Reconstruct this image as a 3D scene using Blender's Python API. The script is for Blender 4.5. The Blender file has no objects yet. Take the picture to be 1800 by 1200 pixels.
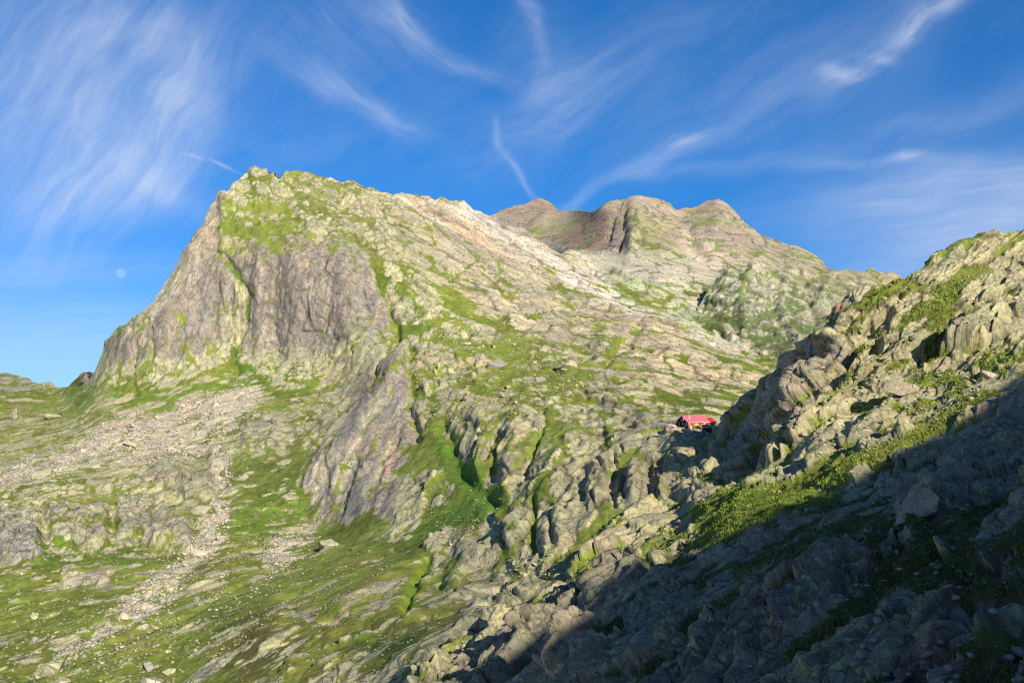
import bpy, bmesh, math, random, os, time
import numpy as np
from mathutils import Vector, Matrix
from concurrent.futures import ThreadPoolExecutor
T0 = time.time()
R = math.radians
scene = bpy.context.scene

# ------------------------------------------------------------------ camera, sky, sun
PITCH = R(1.53)
FPX = 1500.0                                   # focal length in photo pixels (1800 wide)
cam_d = bpy.data.cameras.new('camera'); cam = bpy.data.objects.new('camera', cam_d)
scene.collection.objects.link(cam); scene.camera = cam
cam_d.sensor_width = 36; cam_d.lens = 36*FPX/1800; cam_d.clip_start = 0.5; cam_d.clip_end = 200000
cam.location = (0, 0, 0); cam.rotation_euler = (R(90)+PITCH, 0, 0)
SUN_AZ, SUN_EL = 151.0, 30.0                   # azimuth clockwise from the view direction (+Y)
SUN = np.array([math.sin(R(SUN_AZ))*math.cos(R(SUN_EL)), math.cos(R(SUN_AZ))*math.cos(R(SUN_EL)), math.sin(R(SUN_EL))])
sd = bpy.data.lights.new('sun', 'SUN'); sd.energy = 5.0; sd.angle = R(0.5); sd.color = (1.0, 0.92, 0.77)
sun = bpy.data.objects.new('sun', sd); scene.collection.objects.link(sun)
sun.rotation_euler = Vector(SUN).to_track_quat('Z', 'Y').to_euler()
scene.view_settings.view_transform = 'Standard'; scene.view_settings.look = 'None'
scene.view_settings.exposure = 0.70; scene.view_settings.gamma = 1
scene.cycles.use_denoising = False; scene.cycles.sample_clamp_indirect = 2.0; scene.cycles.filter_width = 1.25; scene.cycles.max_bounces = 4; scene.cycles.diffuse_bounces = 3

def build_world():
    w = bpy.data.worlds.new('World'); scene.world = w; w.use_nodes = True
    nt = w.node_tree; N = nt.nodes; L = nt.links; N.clear()
    out = N.new('ShaderNodeOutputWorld'); bg = N.new('ShaderNodeBackground'); L.new(bg.outputs[0], out.inputs[0])
    sky = N.new('ShaderNodeTexSky'); sky.sky_type = 'NISHITA'; sky.sun_disc = False
    sky.sun_elevation = R(SUN_EL); sky.sun_rotation = R(SUN_AZ); sky.altitude = 2300
    sky.air_density = 1.0; sky.dust_density = 0.6; sky.ozone_density = 2.2
    bg.inputs[1].default_value = 0.108
    def math_(op, a, b=None, c=None, clamp=False):
        n = N.new('ShaderNodeMath'); n.operation = op; n.use_clamp = clamp
        for i, v in enumerate((a, b, c)):
            if v is None: continue
            if isinstance(v, (int, float)): n.inputs[i].default_value = v
            else: L.new(v, n.inputs[i])
        return n.outputs[0]
    tc = N.new('ShaderNodeTexCoord'); sep = N.new('ShaderNodeSeparateXYZ'); L.new(tc.outputs['Generated'], sep.inputs[0])
    X, Y, Z = sep.outputs
    # thin, dry mountain air: the pale band of the sky model lies below the visible horizon
    zz = math_('ADD', math_('MULTIPLY', Z, 0.84), 0.17); cz = N.new('ShaderNodeCombineXYZ'); L.new(X, cz.inputs[0]); L.new(Y, cz.inputs[1]); L.new(zz, cz.inputs[2])
    nv = N.new('ShaderNodeVectorMath'); nv.operation = 'NORMALIZE'; L.new(cz.outputs[0], nv.inputs[0]); L.new(nv.outputs[0], sky.inputs[0])
    # azimuth / elevation in degrees for placing the cloud fields
    az = math_('MULTIPLY', math_('ARCTAN2', X, Y), 57.2958)
    el = math_('MULTIPLY', math_('ARCSINE', Z), 57.2958)
    ae = N.new('ShaderNodeCombineXYZ'); L.new(az, ae.inputs[0]); L.new(el, ae.inputs[1])
    def noise(vec, rot, sc, scale, detail, rough, dist, seed):
        m = N.new('ShaderNodeMapping'); m.vector_type = 'TEXTURE'; L.new(vec, m.inputs[0])
        m.inputs['Rotation'].default_value = (0, 0, R(rot)); m.inputs['Scale'].default_value = (sc[0], sc[1], 1)
        m.inputs['Location'].default_value = (seed*13.1, seed*7.7, 0)
        n = N.new('ShaderNodeTexNoise'); L.new(m.outputs[0], n.inputs[0]); n.inputs['Scale'].default_value = scale
        n.inputs['Detail'].default_value = detail; n.inputs['Roughness'].default_value = rough
        n.inputs['Distortion'].default_value = dist
        return n.outputs[0]
    def ramp(v, lo, hi):
        r = N.new('ShaderNodeMapRange'); r.interpolation_type = 'SMOOTHSTEP'; r.inputs[1].default_value = lo; r.inputs[2].default_value = hi
        L.new(v, r.inputs[0]); return r.outputs[0]
    w1 = noise(ae.outputs[0], 0, (1, 1), 0.12, 2, 0.5, 0.0, 11.0); w2 = noise(ae.outputs[0], 0, (1, 1), 0.12, 2, 0.5, 0.0, 19.0)
    azw = math_('ADD', az, math_('MULTIPLY', math_('SUBTRACT', w1, 0.5), 4.0)); elw = math_('ADD', el, math_('MULTIPLY', math_('SUBTRACT', w2, 0.5), 4.0))
    aew = N.new('ShaderNodeCombineXYZ'); L.new(azw, aew.inputs[0]); L.new(elw, aew.inputs[1])
    def blob(px, py, rx_, ry_, rot, amp):
        """soft elongated patch of cloud; its centre is a surveyed direction, its radii are in 1/26 degree"""
        a_ = math.atan((px-900)/FPX); ca = math.degrees(a_); ce = math.degrees(math.atan((640-py)/FPX*math.cos(a_))); ra = rx_/26.2; re = ry_/26.2
        c, s = math.cos(R(rot)), math.sin(R(rot))
        da = math_('SUBTRACT', azw, ca); de = math_('SUBTRACT', elw, ce)
        u = math_('ADD', math_('MULTIPLY', da, c/ra), math_('MULTIPLY', de, s/ra)); v = math_('SUBTRACT', math_('MULTIPLY', de, c/re), math_('MULTIPLY', da, s/re))
        d2 = math_('ADD', math_('MULTIPLY', u, u), math_('MULTIPLY', v, v))
        return math_('MULTIPLY', math_('POWER', 2.718, math_('MULTIPLY', d2, -1.0)), amp)
    def total(lst):
        t = lst[0]
        for b in lst[1:]: t = math_('ADD', t, b)
        return t
    def streak(rot, long, thin, lo, hi, seed, dist=0.25, scale=1.0, detail=6):
        return ramp(noise(aew.outputs[0], rot, (long, thin), scale, detail, 0.60, dist, seed), lo, hi)
    parts = []
    for mask, fib in CLOUDS(blob, streak, total):
        parts.append(math_('MULTIPLY', mask, math_('ADD', math_('MULTIPLY', fib, 0.60), 0.27)))
    # unseen bright veil added over the sunward half of the sky, to whiten the fill light
    sunward = ramp(math_('MULTIPLY', Y, -1.0), -0.05, 0.55)
    dens = math_('MINIMUM', math_('ADD', math_('ADD', math_('MULTIPLY', total(parts), 0.56), 0.01), math_('ADD', math_('MULTIPLY', sunward, 0.22), math_('MULTIPLY', math_('POWER', 2.718, math_('MULTIPLY', math_('MAXIMUM', el, 0.0), -0.25)), 0.34))), 0.7, clamp=True)
    mix = N.new('ShaderNodeMix'); mix.data_type = 'RGBA'; L.new(dens, mix.inputs[0])
    hs = N.new('ShaderNodeHueSaturation'); hs.inputs['Saturation'].default_value = 1.50; hs.inputs['Hue'].default_value = 0.505; hs.inputs['Value'].default_value = 1.0
    L.new(sky.outputs[0], hs.inputs['Color'])
    L.new(hs.outputs[0], mix.inputs[6]); mix.inputs[7].default_value = (4.6, 5.0, 5.6, 1)
    L.new(mix.outputs[2], bg.inputs[0])

def CLOUDS(blob, streak, total):
    yield total([blob(110, 300, 130, 90, 60, .95), blob(310, 190, 60, 120, -12, .95), blob(60, 120, 150, 110, 40, .65), blob(260, 40, 160, 60, 0, .55), blob(280, 330, 80, 25, -30, .5),
                 blob(230, 310, 120, 60, 30, .35)]), streak(58, 6, 1.2, .20, .85, 3.0, .3)
    yield total([blob(770, 75, 110, 16, -26, .55), blob(650, 180, 90, 22, -32, .55), blob(700, 20, 60, 20, -30, .4), blob(560, 130, 60, 20, -25, .35), blob(940, 40, 14, 60, 18, .5), blob(620, 40, 140, 60, 0, .28),
                 blob(905, 290, 50, 7, -42, .55), blob(872, 245, 8, 28, 10, .4)]), streak(-32, 5, .9, .28, .76, 9.0)
    yield total([blob(1000, 180, 200, 45, 30, .42), blob(1150, 285, 110, 12, 22, .5), blob(1215, 252, 34, 12, 10, .6), blob(1030, 332, 50, 10, 18, .55), blob(1340, 170, 260, 60, 20, .26),
                 blob(960, 120, 60, 90, 30, .25)]), streak(24, 5, 1.0, .28, .76, 17.0)
    yield total([blob(1478, 118, 30, 12, -8, .55), blob(1545, 90, 24, 8, -15, .5), blob(1610, 46, 32, 14, 22, .6), blob(1682, 6, 30, 14, 15, .55), blob(1560, 70, 120, 30, 30, .25),
                 blob(1582, 280, 26, 9, 5, .5)]), streak(20, 1.6, .5, .22, .60, 23.0)
    yield total([blob(390, 294, 22, 2.6, -10, .5), blob(335, 286, 16, 2.4, -6, .35)]), streak(0, 2.0, .6, .10, .45, 29.0)
    yield total([blob(120, 470, 240, 26, 3, .42), blob(120, 560, 260, 40, 0, .40), blob(1650, 340, 220, 50, 6, .75), blob(1740, 410, 200, 55, 14, .95), blob(1500, 290, 220, 14, -2, .35), blob(1640, 200, 200, 30, 8, .30),
                 blob(1250, 290, 160, 10, 3, .2)]), streak(4, 9, 1.1, .12, .92, 31.0)
    yield total([blob(1200, 100, 700, 160, 10, .16), blob(300, 200, 400, 200, 0, .20), blob(1700, 320, 300, 160, 0, .2)]), streak(30, 8, 3.0, .30, .75, 41.0)

# ------------------------------------------------------------------ numeric toolkit
POOL = ThreadPoolExecutor(4)
def chunks(fn, p, *rest):
    n = len(p); step = 40000
    futs = [POOL.submit(fn, p[i:i+step], *[r[i:i+step] if isinstance(r, np.ndarray) and len(r) == n else r for r in rest]) for i in range(0, n, step)]
    res = [f.result() for f in futs]
    if isinstance(res[0], tuple): return tuple(np.concatenate([r[k] for r in res]) for k in range(len(res[0])))
    return np.concatenate(res)
rng = np.random.RandomState(7)
TB = 64
TAB = rng.rand(TB*TB*TB, 3).astype(np.float32)
TAB2 = rng.rand(TB*TB*TB, 4).astype(np.float32)
def _idx(i, j, k): return ((i & 63) << 12) | ((j & 63) << 6) | (k & 63)
def _vnoise(p, seed):
    f = np.floor(p); i = f.astype(np.int64); t = (p-f).astype(np.float32); t = t*t*t*(t*(t*6-15)+10)
    ch = seed % 3; off = seed*7; i = i+off
    T = TAB[:, ch]
    x0, y0, z0 = i[:, 0], i[:, 1], i[:, 2]
    def g(a, b, c): return T[_idx(x0+a, y0+b, z0+c)]
    tx, ty, tz = t[:, 0], t[:, 1], t[:, 2]
    a = g(0,0,0)*(1-tx)+g(1,0,0)*tx; b = g(0,1,0)*(1-tx)+g(1,1,0)*tx
    c = g(0,0,1)*(1-tx)+g(1,0,1)*tx; d = g(0,1,1)*(1-tx)+g(1,1,1)*tx
    return ((a*(1-ty)+b*ty)*(1-tz)+(c*(1-ty)+d*ty)*tz)*2-1
def vnoise(p, seed=0): return chunks(_vnoise, p, seed)
def _fbm(p, seed, octv, gain):
    s = 0; a = 1.0; tot = 0
    for o in range(octv):
        s = s+a*_vnoise(p*(2.03**o)+o*13.7, seed+o); tot += a; a *= gain
    return s/tot*1.6
def fbm(p, seed=0, octv=4, gain=0.5): return chunks(_fbm, p, seed, octv, gain)
def _vor(q, seed):
    f = np.floor(q); ii = f.astype(np.int64)+seed*11; t = (q-f).astype(np.float32)
    n = len(q); f1 = np.full(n, 9, np.float32); f2 = np.full(n, 9, np.float32)
    best = np.zeros(n, np.int64); dl = np.zeros((n, 3), np.float32)
    for a in (-1, 0, 1):
        for b in (-1, 0, 1):
            for c in (-1, 0, 1):
                ix = _idx(ii[:, 0]+a, ii[:, 1]+b, ii[:, 2]+c)
                J = TAB[ix]
                d = t-(J*0.9+np.array([a+.05, b+.05, c+.05], np.float32))
                dd = d[:, 0]**2+d[:, 1]**2+d[:, 2]**2
                cl = dd < f1
                f2 = np.where(cl, f1, np.minimum(f2, dd)); f1 = np.where(cl, dd, f1)
                best = np.where(cl, ix, best); dl = np.where(cl[:, None], d, dl)
    return np.sqrt(f1), np.sqrt(f2), TAB2[best], dl
def vor(q, seed=0): return chunks(_vor, q, seed)
def sstep(x, a, b):
    t = np.clip((x-a)/(b-a), 0, 1); return t*t*(3-2*t)
def ppf(g):                                     # rough inverse normal cdf
    g = np.clip(g, 0.004, 0.996); s = np.log(g/(1-g)); return s/1.702

def rock(p, sp, frame, sizes, seed, tilt=1.05, crack=0.24, blk=0.20, dip=(-.55, -.1, .1), cc=1.0, beds=()):
    """jointed slabs: blocks cut by two planes each that share a dip, split by narrow cracks; frame = [(axis, factor)]: >1 stretches
    them along axis; sp = vertex spacing, blocks too small for it fade out"""
    q0 = p.astype(np.float64).copy()
    for ax, k in frame:
        ax = np.array(ax, float); ax /= np.linalg.norm(ax)
        q0 += (p@ax)[:, None]*(1.0/k-1.0)*ax
    h = np.zeros(len(p), np.float32); cr = h.copy(); ed = h.copy(); tone = h.copy()
    dip = np.array(dip, np.float32)
    for o, (s, amp) in enumerate(sizes):
        w = np.stack([vnoise(p/(s*1.1)+31.1*o, seed+k) for k in range(3)], 1)*0.20*s + np.stack([vnoise(p/(s*0.25)+31.1*o, seed+k+5) for k in range(3)], 1)*0.02*s
        f1, f2, r, d = vor((q0+w)/s, seed+o*3)
        g = (r[:, :3]-0.5)*2
        e = f2-f1; fade = sstep(s/sp, 1.6, 4.5)
        g1 = dip+g*.75; g2 = -dip*.5+g[:, [1, 2, 0]]*.9
        fac = np.minimum((d*g1).sum(1)+.05, (d*g2).sum(1)+.12*r[:, 3])
        h += fade*amp*s*((blk*(r[:, 3]-0.3)*2 + tilt*fac)*sstep(e, 0, .16) - crack*(1-sstep(e, 0, 0.09)))
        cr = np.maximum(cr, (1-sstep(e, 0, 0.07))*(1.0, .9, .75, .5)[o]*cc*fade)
        tone += (r[:, 1]-.5)*(.5, 1.0, .8, .5)[o]*fade
        ed += (e-.28)/.2*(1.0, .75, .35, .1)[o]
        if o < 2: ed += (1.1, .8)[o]*vnoise(q0/(s*.8)+7.7, seed+9+o)*1.3
    for k, (nb, T, amp) in enumerate(beds):              # layers of the rock, each ending in a small scarp with a seam at its foot
        nb = np.array(nb, float); nb /= np.linalg.norm(nb); fade = sstep(T/sp, 1.5, 4.0)
        u = (p@nb)/T+1.1*vnoise(p/(T*4.0)+3.3, seed+20+k)+.35*vnoise(p/(T*1.1), seed+23+k)
        ci = np.floor(u); f = (u-ci).astype(np.float32); m = sstep(vnoise(p/(T*3.2)+17, seed+26+k), -.55, .25)
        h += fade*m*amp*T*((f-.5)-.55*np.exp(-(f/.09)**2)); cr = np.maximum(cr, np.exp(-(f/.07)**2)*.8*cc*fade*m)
        ed += .9*m*(f-.45)
        tone += (TAB[_idx(ci.astype(np.int64), np.full(len(p), k+3), np.full(len(p), seed)), 0]-.5)*.5*fade
    return h, cr, ed, tone

# photo pixel <-> world
CP, SP = math.cos(PITCH), math.sin(PITCH)
def unproj(px, py, D):
    x = (px-900)/FPX; y = (600-py)/FPX
    return np.stack([x*D, (CP-SP*y)*D, (SP+CP*y)*D], -1)
def proj(P):
    P = np.asarray(P, float); D = P[..., 1]*CP+P[..., 2]*SP; y = (-P[..., 1]*SP+P[..., 2]*CP)/D
    return 900+FPX*P[..., 0]/D, 600-FPX*y, D

class RBF:                                      # thin plate in (px,py) for log distance
    def __init__(s, pts, smooth=0.0):
        a = np.array(pts, float); s.X = a[:, :2]/400; s.v = np.log(a[:, 2]); n = len(a)
        K = s.k(np.linalg.norm(s.X[:, None]-s.X[None], axis=2))+np.eye(n)*smooth
        A = np.zeros((n+3, n+3)); A[:n, :n] = K; A[:n, n] = 1; A[:n, n+1:] = s.X; A[n, :n] = 1; A[n+1:, :n] = s.X.T
        s.w = np.linalg.solve(A, np.r_[s.v, 0, 0, 0])
    @staticmethod
    def k(r): return r*r*np.log(r+1e-9)
    def _e(s, q):
        q = q/400; n = len(s.X); o = s.w[n]+q@s.w[n+1:]
        for i in range(n):
            r2 = (q[:, 0]-s.X[i, 0])**2+(q[:, 1]-s.X[i, 1])**2
            o = o+s.w[i]*0.5*r2*np.log(r2+1e-12)
        return o
    def __call__(s, px, py):
        q = np.stack([np.ravel(px), np.ravel(py)], 1); return np.exp(chunks(s._e, q)).reshape(np.shape(px))

# ------------------------------------------------------------------ ground-cover plan (what grows and what lies where)
RW, RH, RS = 1000, 620, 2.0                      # raster covers x -100..1900, y 100..1340
def rx(px): return (np.asarray(px, float)+100)/RS
def ry(py): return (np.asarray(py, float)-100)/RS
class Map:
    def __init__(s, v=0.0): s.a = np.full((RH, RW), v, np.float32)
    def _dist(s, pts, reach):
        P = np.array(pts, float); X = rx(P[:, 0]); Y = ry(P[:, 1])
        x0 = int(max(0, X.min()-reach)); x1 = int(min(RW, X.max()+reach+1)); y0 = int(max(0, Y.min()-reach)); y1 = int(min(RH, Y.max()+reach+1))
        if x1 <= x0 or y1 <= y0: return None
        gy, gx = np.mgrid[y0:y1, x0:x1].astype(np.float32)
        return X, Y, gx, gy, (slice(y0, y1), slice(x0, x1))
    def line(s, pts, w, v, mode='mix', soft=1.0, w2=None):
        """polyline of half-width w (px), value v; gaussian-ish edge"""
        w2 = w if w2 is None else w2
        r = s._dist(pts, (max(w, w2)*2.2+4)/RS*soft)
        if r is None: return
        X, Y, gx, gy, sl = r; best = np.zeros_like(gx)
        n = len(X)
        for i in range(n-1):
            dx, dy = X[i+1]-X[i], Y[i+1]-Y[i]; L2 = dx*dx+dy*dy+1e-9
            t = np.clip(((gx-X[i])*dx+(gy-Y[i])*dy)/L2, 0, 1)
            d = np.hypot(gx-X[i]-t*dx, gy-Y[i]-t*dy)*RS
            ww = w+(w2-w)*((i+t)/(n-1))
            best = np.maximum(best, np.exp(-(d/ww)**2*(1.2/soft)))
        s._put(sl, best, v, mode)
    def poly(s, pts, v, feather=6, mode='mix'):
        r = s._dist(pts, feather/RS*2+1)
        if r is None: return
        X, Y, gx, gy, sl = r; ins = np.zeros(gx.shape, bool); dm = np.full(gx.shape, 1e9, np.float32); n = len(X)
        for i in range(n):
            x0, y0, x1, y1 = X[i], Y[i], X[(i+1) % n], Y[(i+1) % n]
            c = ((y0 > gy) != (y1 > gy)); xi = (x1-x0)*(gy-y0)/(y1-y0+1e-9)+x0
            ins ^= c & (gx < xi)
            dx, dy = x1-x0, y1-y0; t = np.clip(((gx-x0)*dx+(gy-y0)*dy)/(dx*dx+dy*dy+1e-9), 0, 1)
            dm = np.minimum(dm, np.hypot(gx-x0-t*dx, gy-y0-t*dy))
        sd_ = np.where(ins, dm, -dm)*RS
        s._put(sl, sstep(sd_, -feather, feather), v, mode)
    def _put(s, sl, m, v, mode):
        if mode == 'mix': s.a[sl] = s.a[sl]*(1-m)+v*m
        elif mode == 'add': s.a[sl] += v*m
        elif mode == 'max': s.a[sl] = np.maximum(s.a[sl], v*m)
    def __call__(s, px, py):
        x = np.clip(rx(px), 0, RW-1.01); y = np.clip(ry(py), 0, RH-1.01); i = x.astype(int); j = y.astype(int); u = x-i; v = y-j; a = s.a
        return (a[j, i]*(1-u)+a[j, i+1]*u)*(1-v)+(a[j+1, i]*(1-u)+a[j+1, i+1]*u)*v


# ------------------------------------------------------------------ object helpers
def tag(o, label=None, cat=None, group=None, kind=None):
    for k, v in (('label', label), ('category', cat), ('group', group), ('kind', kind)):
        if v: o[k] = v
    return o
def link(o, parent=None):
    scene.collection.objects.link(o)
    if parent: o.parent = parent
    return o
def grid_mesh(name, P, col, mat):
    """P (rows, cols, 3) -> one sheet; col rgba per vertex"""
    nr, nc = P.shape[:2]
    me = bpy.data.meshes.new(name)
    me.vertices.add(nr*nc); me.vertices.foreach_set('co', P.reshape(-1).astype(np.float32))
    i = np.arange(nr*nc).reshape(nr, nc)
    q = np.stack([i[:-1, :-1], i[:-1, 1:], i[1:, 1:], i[1:, :-1]], -1).reshape(-1, 4)
    n = len(q); me.loops.add(n*4); me.loops.foreach_set('vertex_index', q.reshape(-1).astype(np.int32))
    me.polygons.add(n); me.polygons.foreach_set('loop_start', np.arange(0, n*4, 4, dtype=np.int32)); me.polygons.foreach_set('loop_total', np.full(n, 4, np.int32))
    me.update()
    at = me.attributes.new('ground', 'FLOAT_COLOR', 'POINT'); at.data.foreach_set('color', col.reshape(-1).astype(np.float32))
    me.materials.append(mat)
    return link(bpy.data.objects.new(name, me))

def new_mat(name):
    m = bpy.data.materials.new(name); m.use_nodes = True; N = m.node_tree.nodes; N.clear()
    out = N.new('ShaderNodeOutputMaterial'); b = N.new('ShaderNodeBsdfPrincipled'); m.node_tree.links.new(b.outputs[0], out.inputs[0])
    b.inputs['Roughness'].default_value = 0.9; b.inputs['Specular IOR Level'].default_value = 0.15
    return m, N, m.node_tree.links, b
def terrain_mat(name, unit, bump=1.0):
    """unit = size in metres of the finest grain that matters on this landform"""
    m, N, L, b = new_mat(name)
    at = N.new('ShaderNodeAttribute'); at.attribute_name = 'ground'
    tc = N.new('ShaderNodeTexCoord')
    def nz(sc, det, ro):
        n = N.new('ShaderNodeTexNoise'); L.new(tc.outputs['Object'], n.inputs[0]); n.inputs['Scale'].default_value = sc; n.inputs['Detail'].default_value = det; n.inputs['Roughness'].default_value = ro; return n.outputs[0]
    n1 = nz(1/(unit*3.0), 8, .72)
    n2 = nz(1/(unit*9.0), 5, .6)
    mr = N.new('ShaderNodeMapRange'); L.new(n1, mr.inputs[0]); mr.inputs[1].default_value = .28; mr.inputs[2].default_value = .72; mr.inputs[3].default_value = .70; mr.inputs[4].default_value = 1.24
    mr2 = N.new('ShaderNodeMapRange'); L.new(n2, mr2.inputs[0]); mr2.inputs[1].default_value = .3; mr2.inputs[2].default_value = .7; mr2.inputs[3].default_value = .85; mr2.inputs[4].default_value = 1.15
    mu = N.new('ShaderNodeMath'); mu.operation = 'MULTIPLY'; L.new(mr.outputs[0], mu.inputs[0]); L.new(mr2.outputs[0], mu.inputs[1])
    vm = N.new('ShaderNodeVectorMath'); vm.operation = 'SCALE'; L.new(at.outputs['Color'], vm.inputs[0]); L.new(mu.outputs[0], vm.inputs['Scale'])
    # hairline joints in the bare rock
    def mth(op, x, y):
        n = N.new('ShaderNodeMath'); n.operation = op
        for i, v in enumerate((x, y)):
            if isinstance(v, (int, float)): n.inputs[i].default_value = v
            else: L.new(v, n.inputs[i])
        return n.outputs[0]
    nw = N.new('ShaderNodeTexNoise'); L.new(tc.outputs['Object'], nw.inputs[0]); nw.inputs['Scale'].default_value = 1/(unit*5); nw.inputs['Detail'].default_value = 3
    wp = N.new('ShaderNodeVectorMath'); wp.operation = 'MULTIPLY_ADD'; L.new(nw.outputs['Color'], wp.inputs[0]); wp.inputs[1].default_value = (unit*3.5,)*3; L.new(tc.outputs['Object'], wp.inputs[2])
    lines = None
    for cell, wid, sc in ((7.5, .040, (1, 1, .40)),):
        mp = N.new('ShaderNodeMapping'); L.new(wp.outputs[0], mp.inputs[0]); mp.inputs['Scale'].default_value = sc; mp.inputs['Rotation'].default_value = (.5, .35, .6)
        vo = N.new('ShaderNodeTexVoronoi'); vo.feature = 'DISTANCE_TO_EDGE'; L.new(mp.outputs[0], vo.inputs[0]); vo.inputs['Scale'].default_value = 1/(unit*cell)
        m2_ = N.new('ShaderNodeMapRange'); m2_.interpolation_type = 'SMOOTHSTEP'; L.new(vo.outputs['Distance'], m2_.inputs[0]); m2_.inputs[1].default_value = 0; m2_.inputs[2].default_value = wid
        lines = m2_.outputs[0] if lines is None else mth('MULTIPLY', lines, m2_.outputs[0])
    rockm = mth('SUBTRACT', 1.0, at.outputs['Alpha'])                       # 1 on bare rock
    pres = N.new('ShaderNodeMapRange'); pres.interpolation_type = 'SMOOTHSTEP'; L.new(nw.outputs[0], pres.inputs[0]); pres.inputs[1].default_value = .44; pres.inputs[2].default_value = .60
    crk = mth('MULTIPLY', mth('MULTIPLY', mth('SUBTRACT', 1.0, lines), rockm), pres.outputs[0])
    dark = mth('SUBTRACT', 1.0, mth('MULTIPLY', crk, 0.45))
    vm2 = N.new('ShaderNodeVectorMath'); vm2.operation = 'SCALE'; L.new(vm.outputs[0], vm2.inputs[0]); L.new(dark, vm2.inputs['Scale'])
    L.new(vm2.outputs[0], b.inputs['Base Color'])
    hgt = mth('SUBTRACT', n1, mth('MULTIPLY', crk, 0.55))
    bu = N.new('ShaderNodeBump'); bu.inputs['Strength'].default_value = 0.75*bump; bu.inputs['Distance'].default_value = unit*1.1
    L.new(hgt, bu.inputs['Height']); L.new(bu.outputs[0], b.inputs['Normal'])
    return m
# ------------------------------------------------------------------ survey of the place
GRASS_ROWS = {   # y: (first x, digits = share of grass in tenths, every 50 px)
 325: (375, '13334333322'), 375: (375, '14343333200122211211 21100'), 425: (375, '177333332100 1311321221123333333'),
 475: (325, '1110001232211001111 3444332344444'), 525: (275, '1112100014551222113334444445554433'), 575: (225, '21112001138444322211235542235532'.replace(' ', '')),
 625: (175, '1222231001363465455111233112344444'), 675: (25, '887444357343246566655332232211232453 22'), 725: (25, '665655223543113433433334211223434211'),
 775: (25, '554222234422113712222432112334322111'), 825: (25, '455443346632114752321113223444533211'), 875: (25, '444444356666112257442233258885443 1232'),
 925: (25, '335444556655444563325557786664236644'), 975: (25, '467677756567766534434455465652266322'), 1025: (25, '677776577887626444342245553222443322'),
 1075: (25, '777767788724337534443355322233222232'), 1125: (25, '776788777643676644443442211232122332'), 1175: (25, '767887677634665433233332112221134322')}
G = Map(0.3)
def _fill_grass():
    ys = sorted(GRASS_ROWS); gx = np.arange(-125, 1976, 50); A = np.zeros((len(ys), len(gx)))
    for r, y in enumerate(ys):
        x0, s = GRASS_ROWS[y]; v = [int(c)/10 for c in s.replace(' ', '')]
        xs = [x0+50*i for i in range(len(v))]; A[r] = np.interp(gx, xs, v)
    X = np.arange(RW)*RS-100; Y = np.arange(RH)*RS+100
    fx = np.clip((X+125)/50, 0, len(gx)-1.001); i = fx.astype(int); u = sstep(fx-i, 0, 1)
    fy = np.clip(np.interp(Y, ys, np.arange(len(ys))), 0, len(ys)-1.001); j = fy.astype(int); v = sstep(fy-j, 0, 1)[:, None]
    A0 = A[j][:, i]*(1-u)+A[j][:, i+1]*u; A1 = A[j+1][:, i]*(1-u)+A[j+1][:, i+1]*u
    G.a[:] = (A0*(1-v)+A1*v)*.88
_fill_grass()
class Tint:
    def __init__(s, c): s.m = [Map(v) for v in c]
    def poly(s, pts, c, feather=14):
        for m, v in zip(s.m, c): m.poly(pts, v, feather)
    def line(s, pts, w, c, w2=None):
        for m, v in zip(s.m, c): m.line(pts, w, v, w2=w2)
    def __call__(s, x, y): return np.stack([m(x, y) for m in s.m], -1)
LICH = (.322, .302, .182); PINK = (.40, .335, .245); SCREE = (.42, .37, .285); PURP = (.225, .198, .158); ORNG = (.35, .262, .178)
GREYL = (.26, .235, .18); BROWN = (.25, .18, .13); PALEG = (.36, .365, .23); WHITE = (.50, .45, .37); SLAB = (.31, .275, .175); DKROCK = (.17, .155, .12)
RT = Tint(LICH)
GOLIVE = (.138, .170, .028); GBRIGHT = (.108, .160, .022); GYEL = (.165, .195, .035); GBROWN = (.105, .100, .026); GDEEP = (.050, .085, .014); GLIME = (.14, .20, .02)
GT = Tint(GOLIVE)
# rock colours
RT.poly([(690, 335), (880, 385), (1120, 520), (1280, 600), (1420, 650), (1300, 730), (1150, 690), (1000, 640), (880, 600), (800, 540), (740, 440)], (.345, .300, .205), 40)
RT.poly([(690, 338), (760, 345), (860, 372), (930, 410), (1010, 470), (1110, 525), (1130, 560), (1040, 520), (960, 470), (880, 440), (800, 400)], PINK, 12)
RT.line([(712, 352), (780, 385), (830, 405), (865, 440)], 9, ORNG, 7); RT.line([(760, 370), (850, 430), (890, 455)], 10, (.36, .272, .185), 5)
RT.line([(700, 345), (740, 372), (785, 395)], 4, WHITE); RT.line([(815, 365), (850, 385), (900, 410), (955, 450), (1000, 480), (1060, 520), (1150, 560)], 13, WHITE, 6)
RT.line([(1000, 490), (1060, 520), (1110, 555)], 8, WHITE); RT.line([(1020, 470), (1100, 525), (1200, 580), (1290, 625)], 6, WHITE, 4)
RT.poly([(1080, 600), (1160, 565), (1260, 610), (1400, 665), (1300, 720), (1180, 680), (1090, 650)], (.38, .32, .21), 20)
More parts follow.
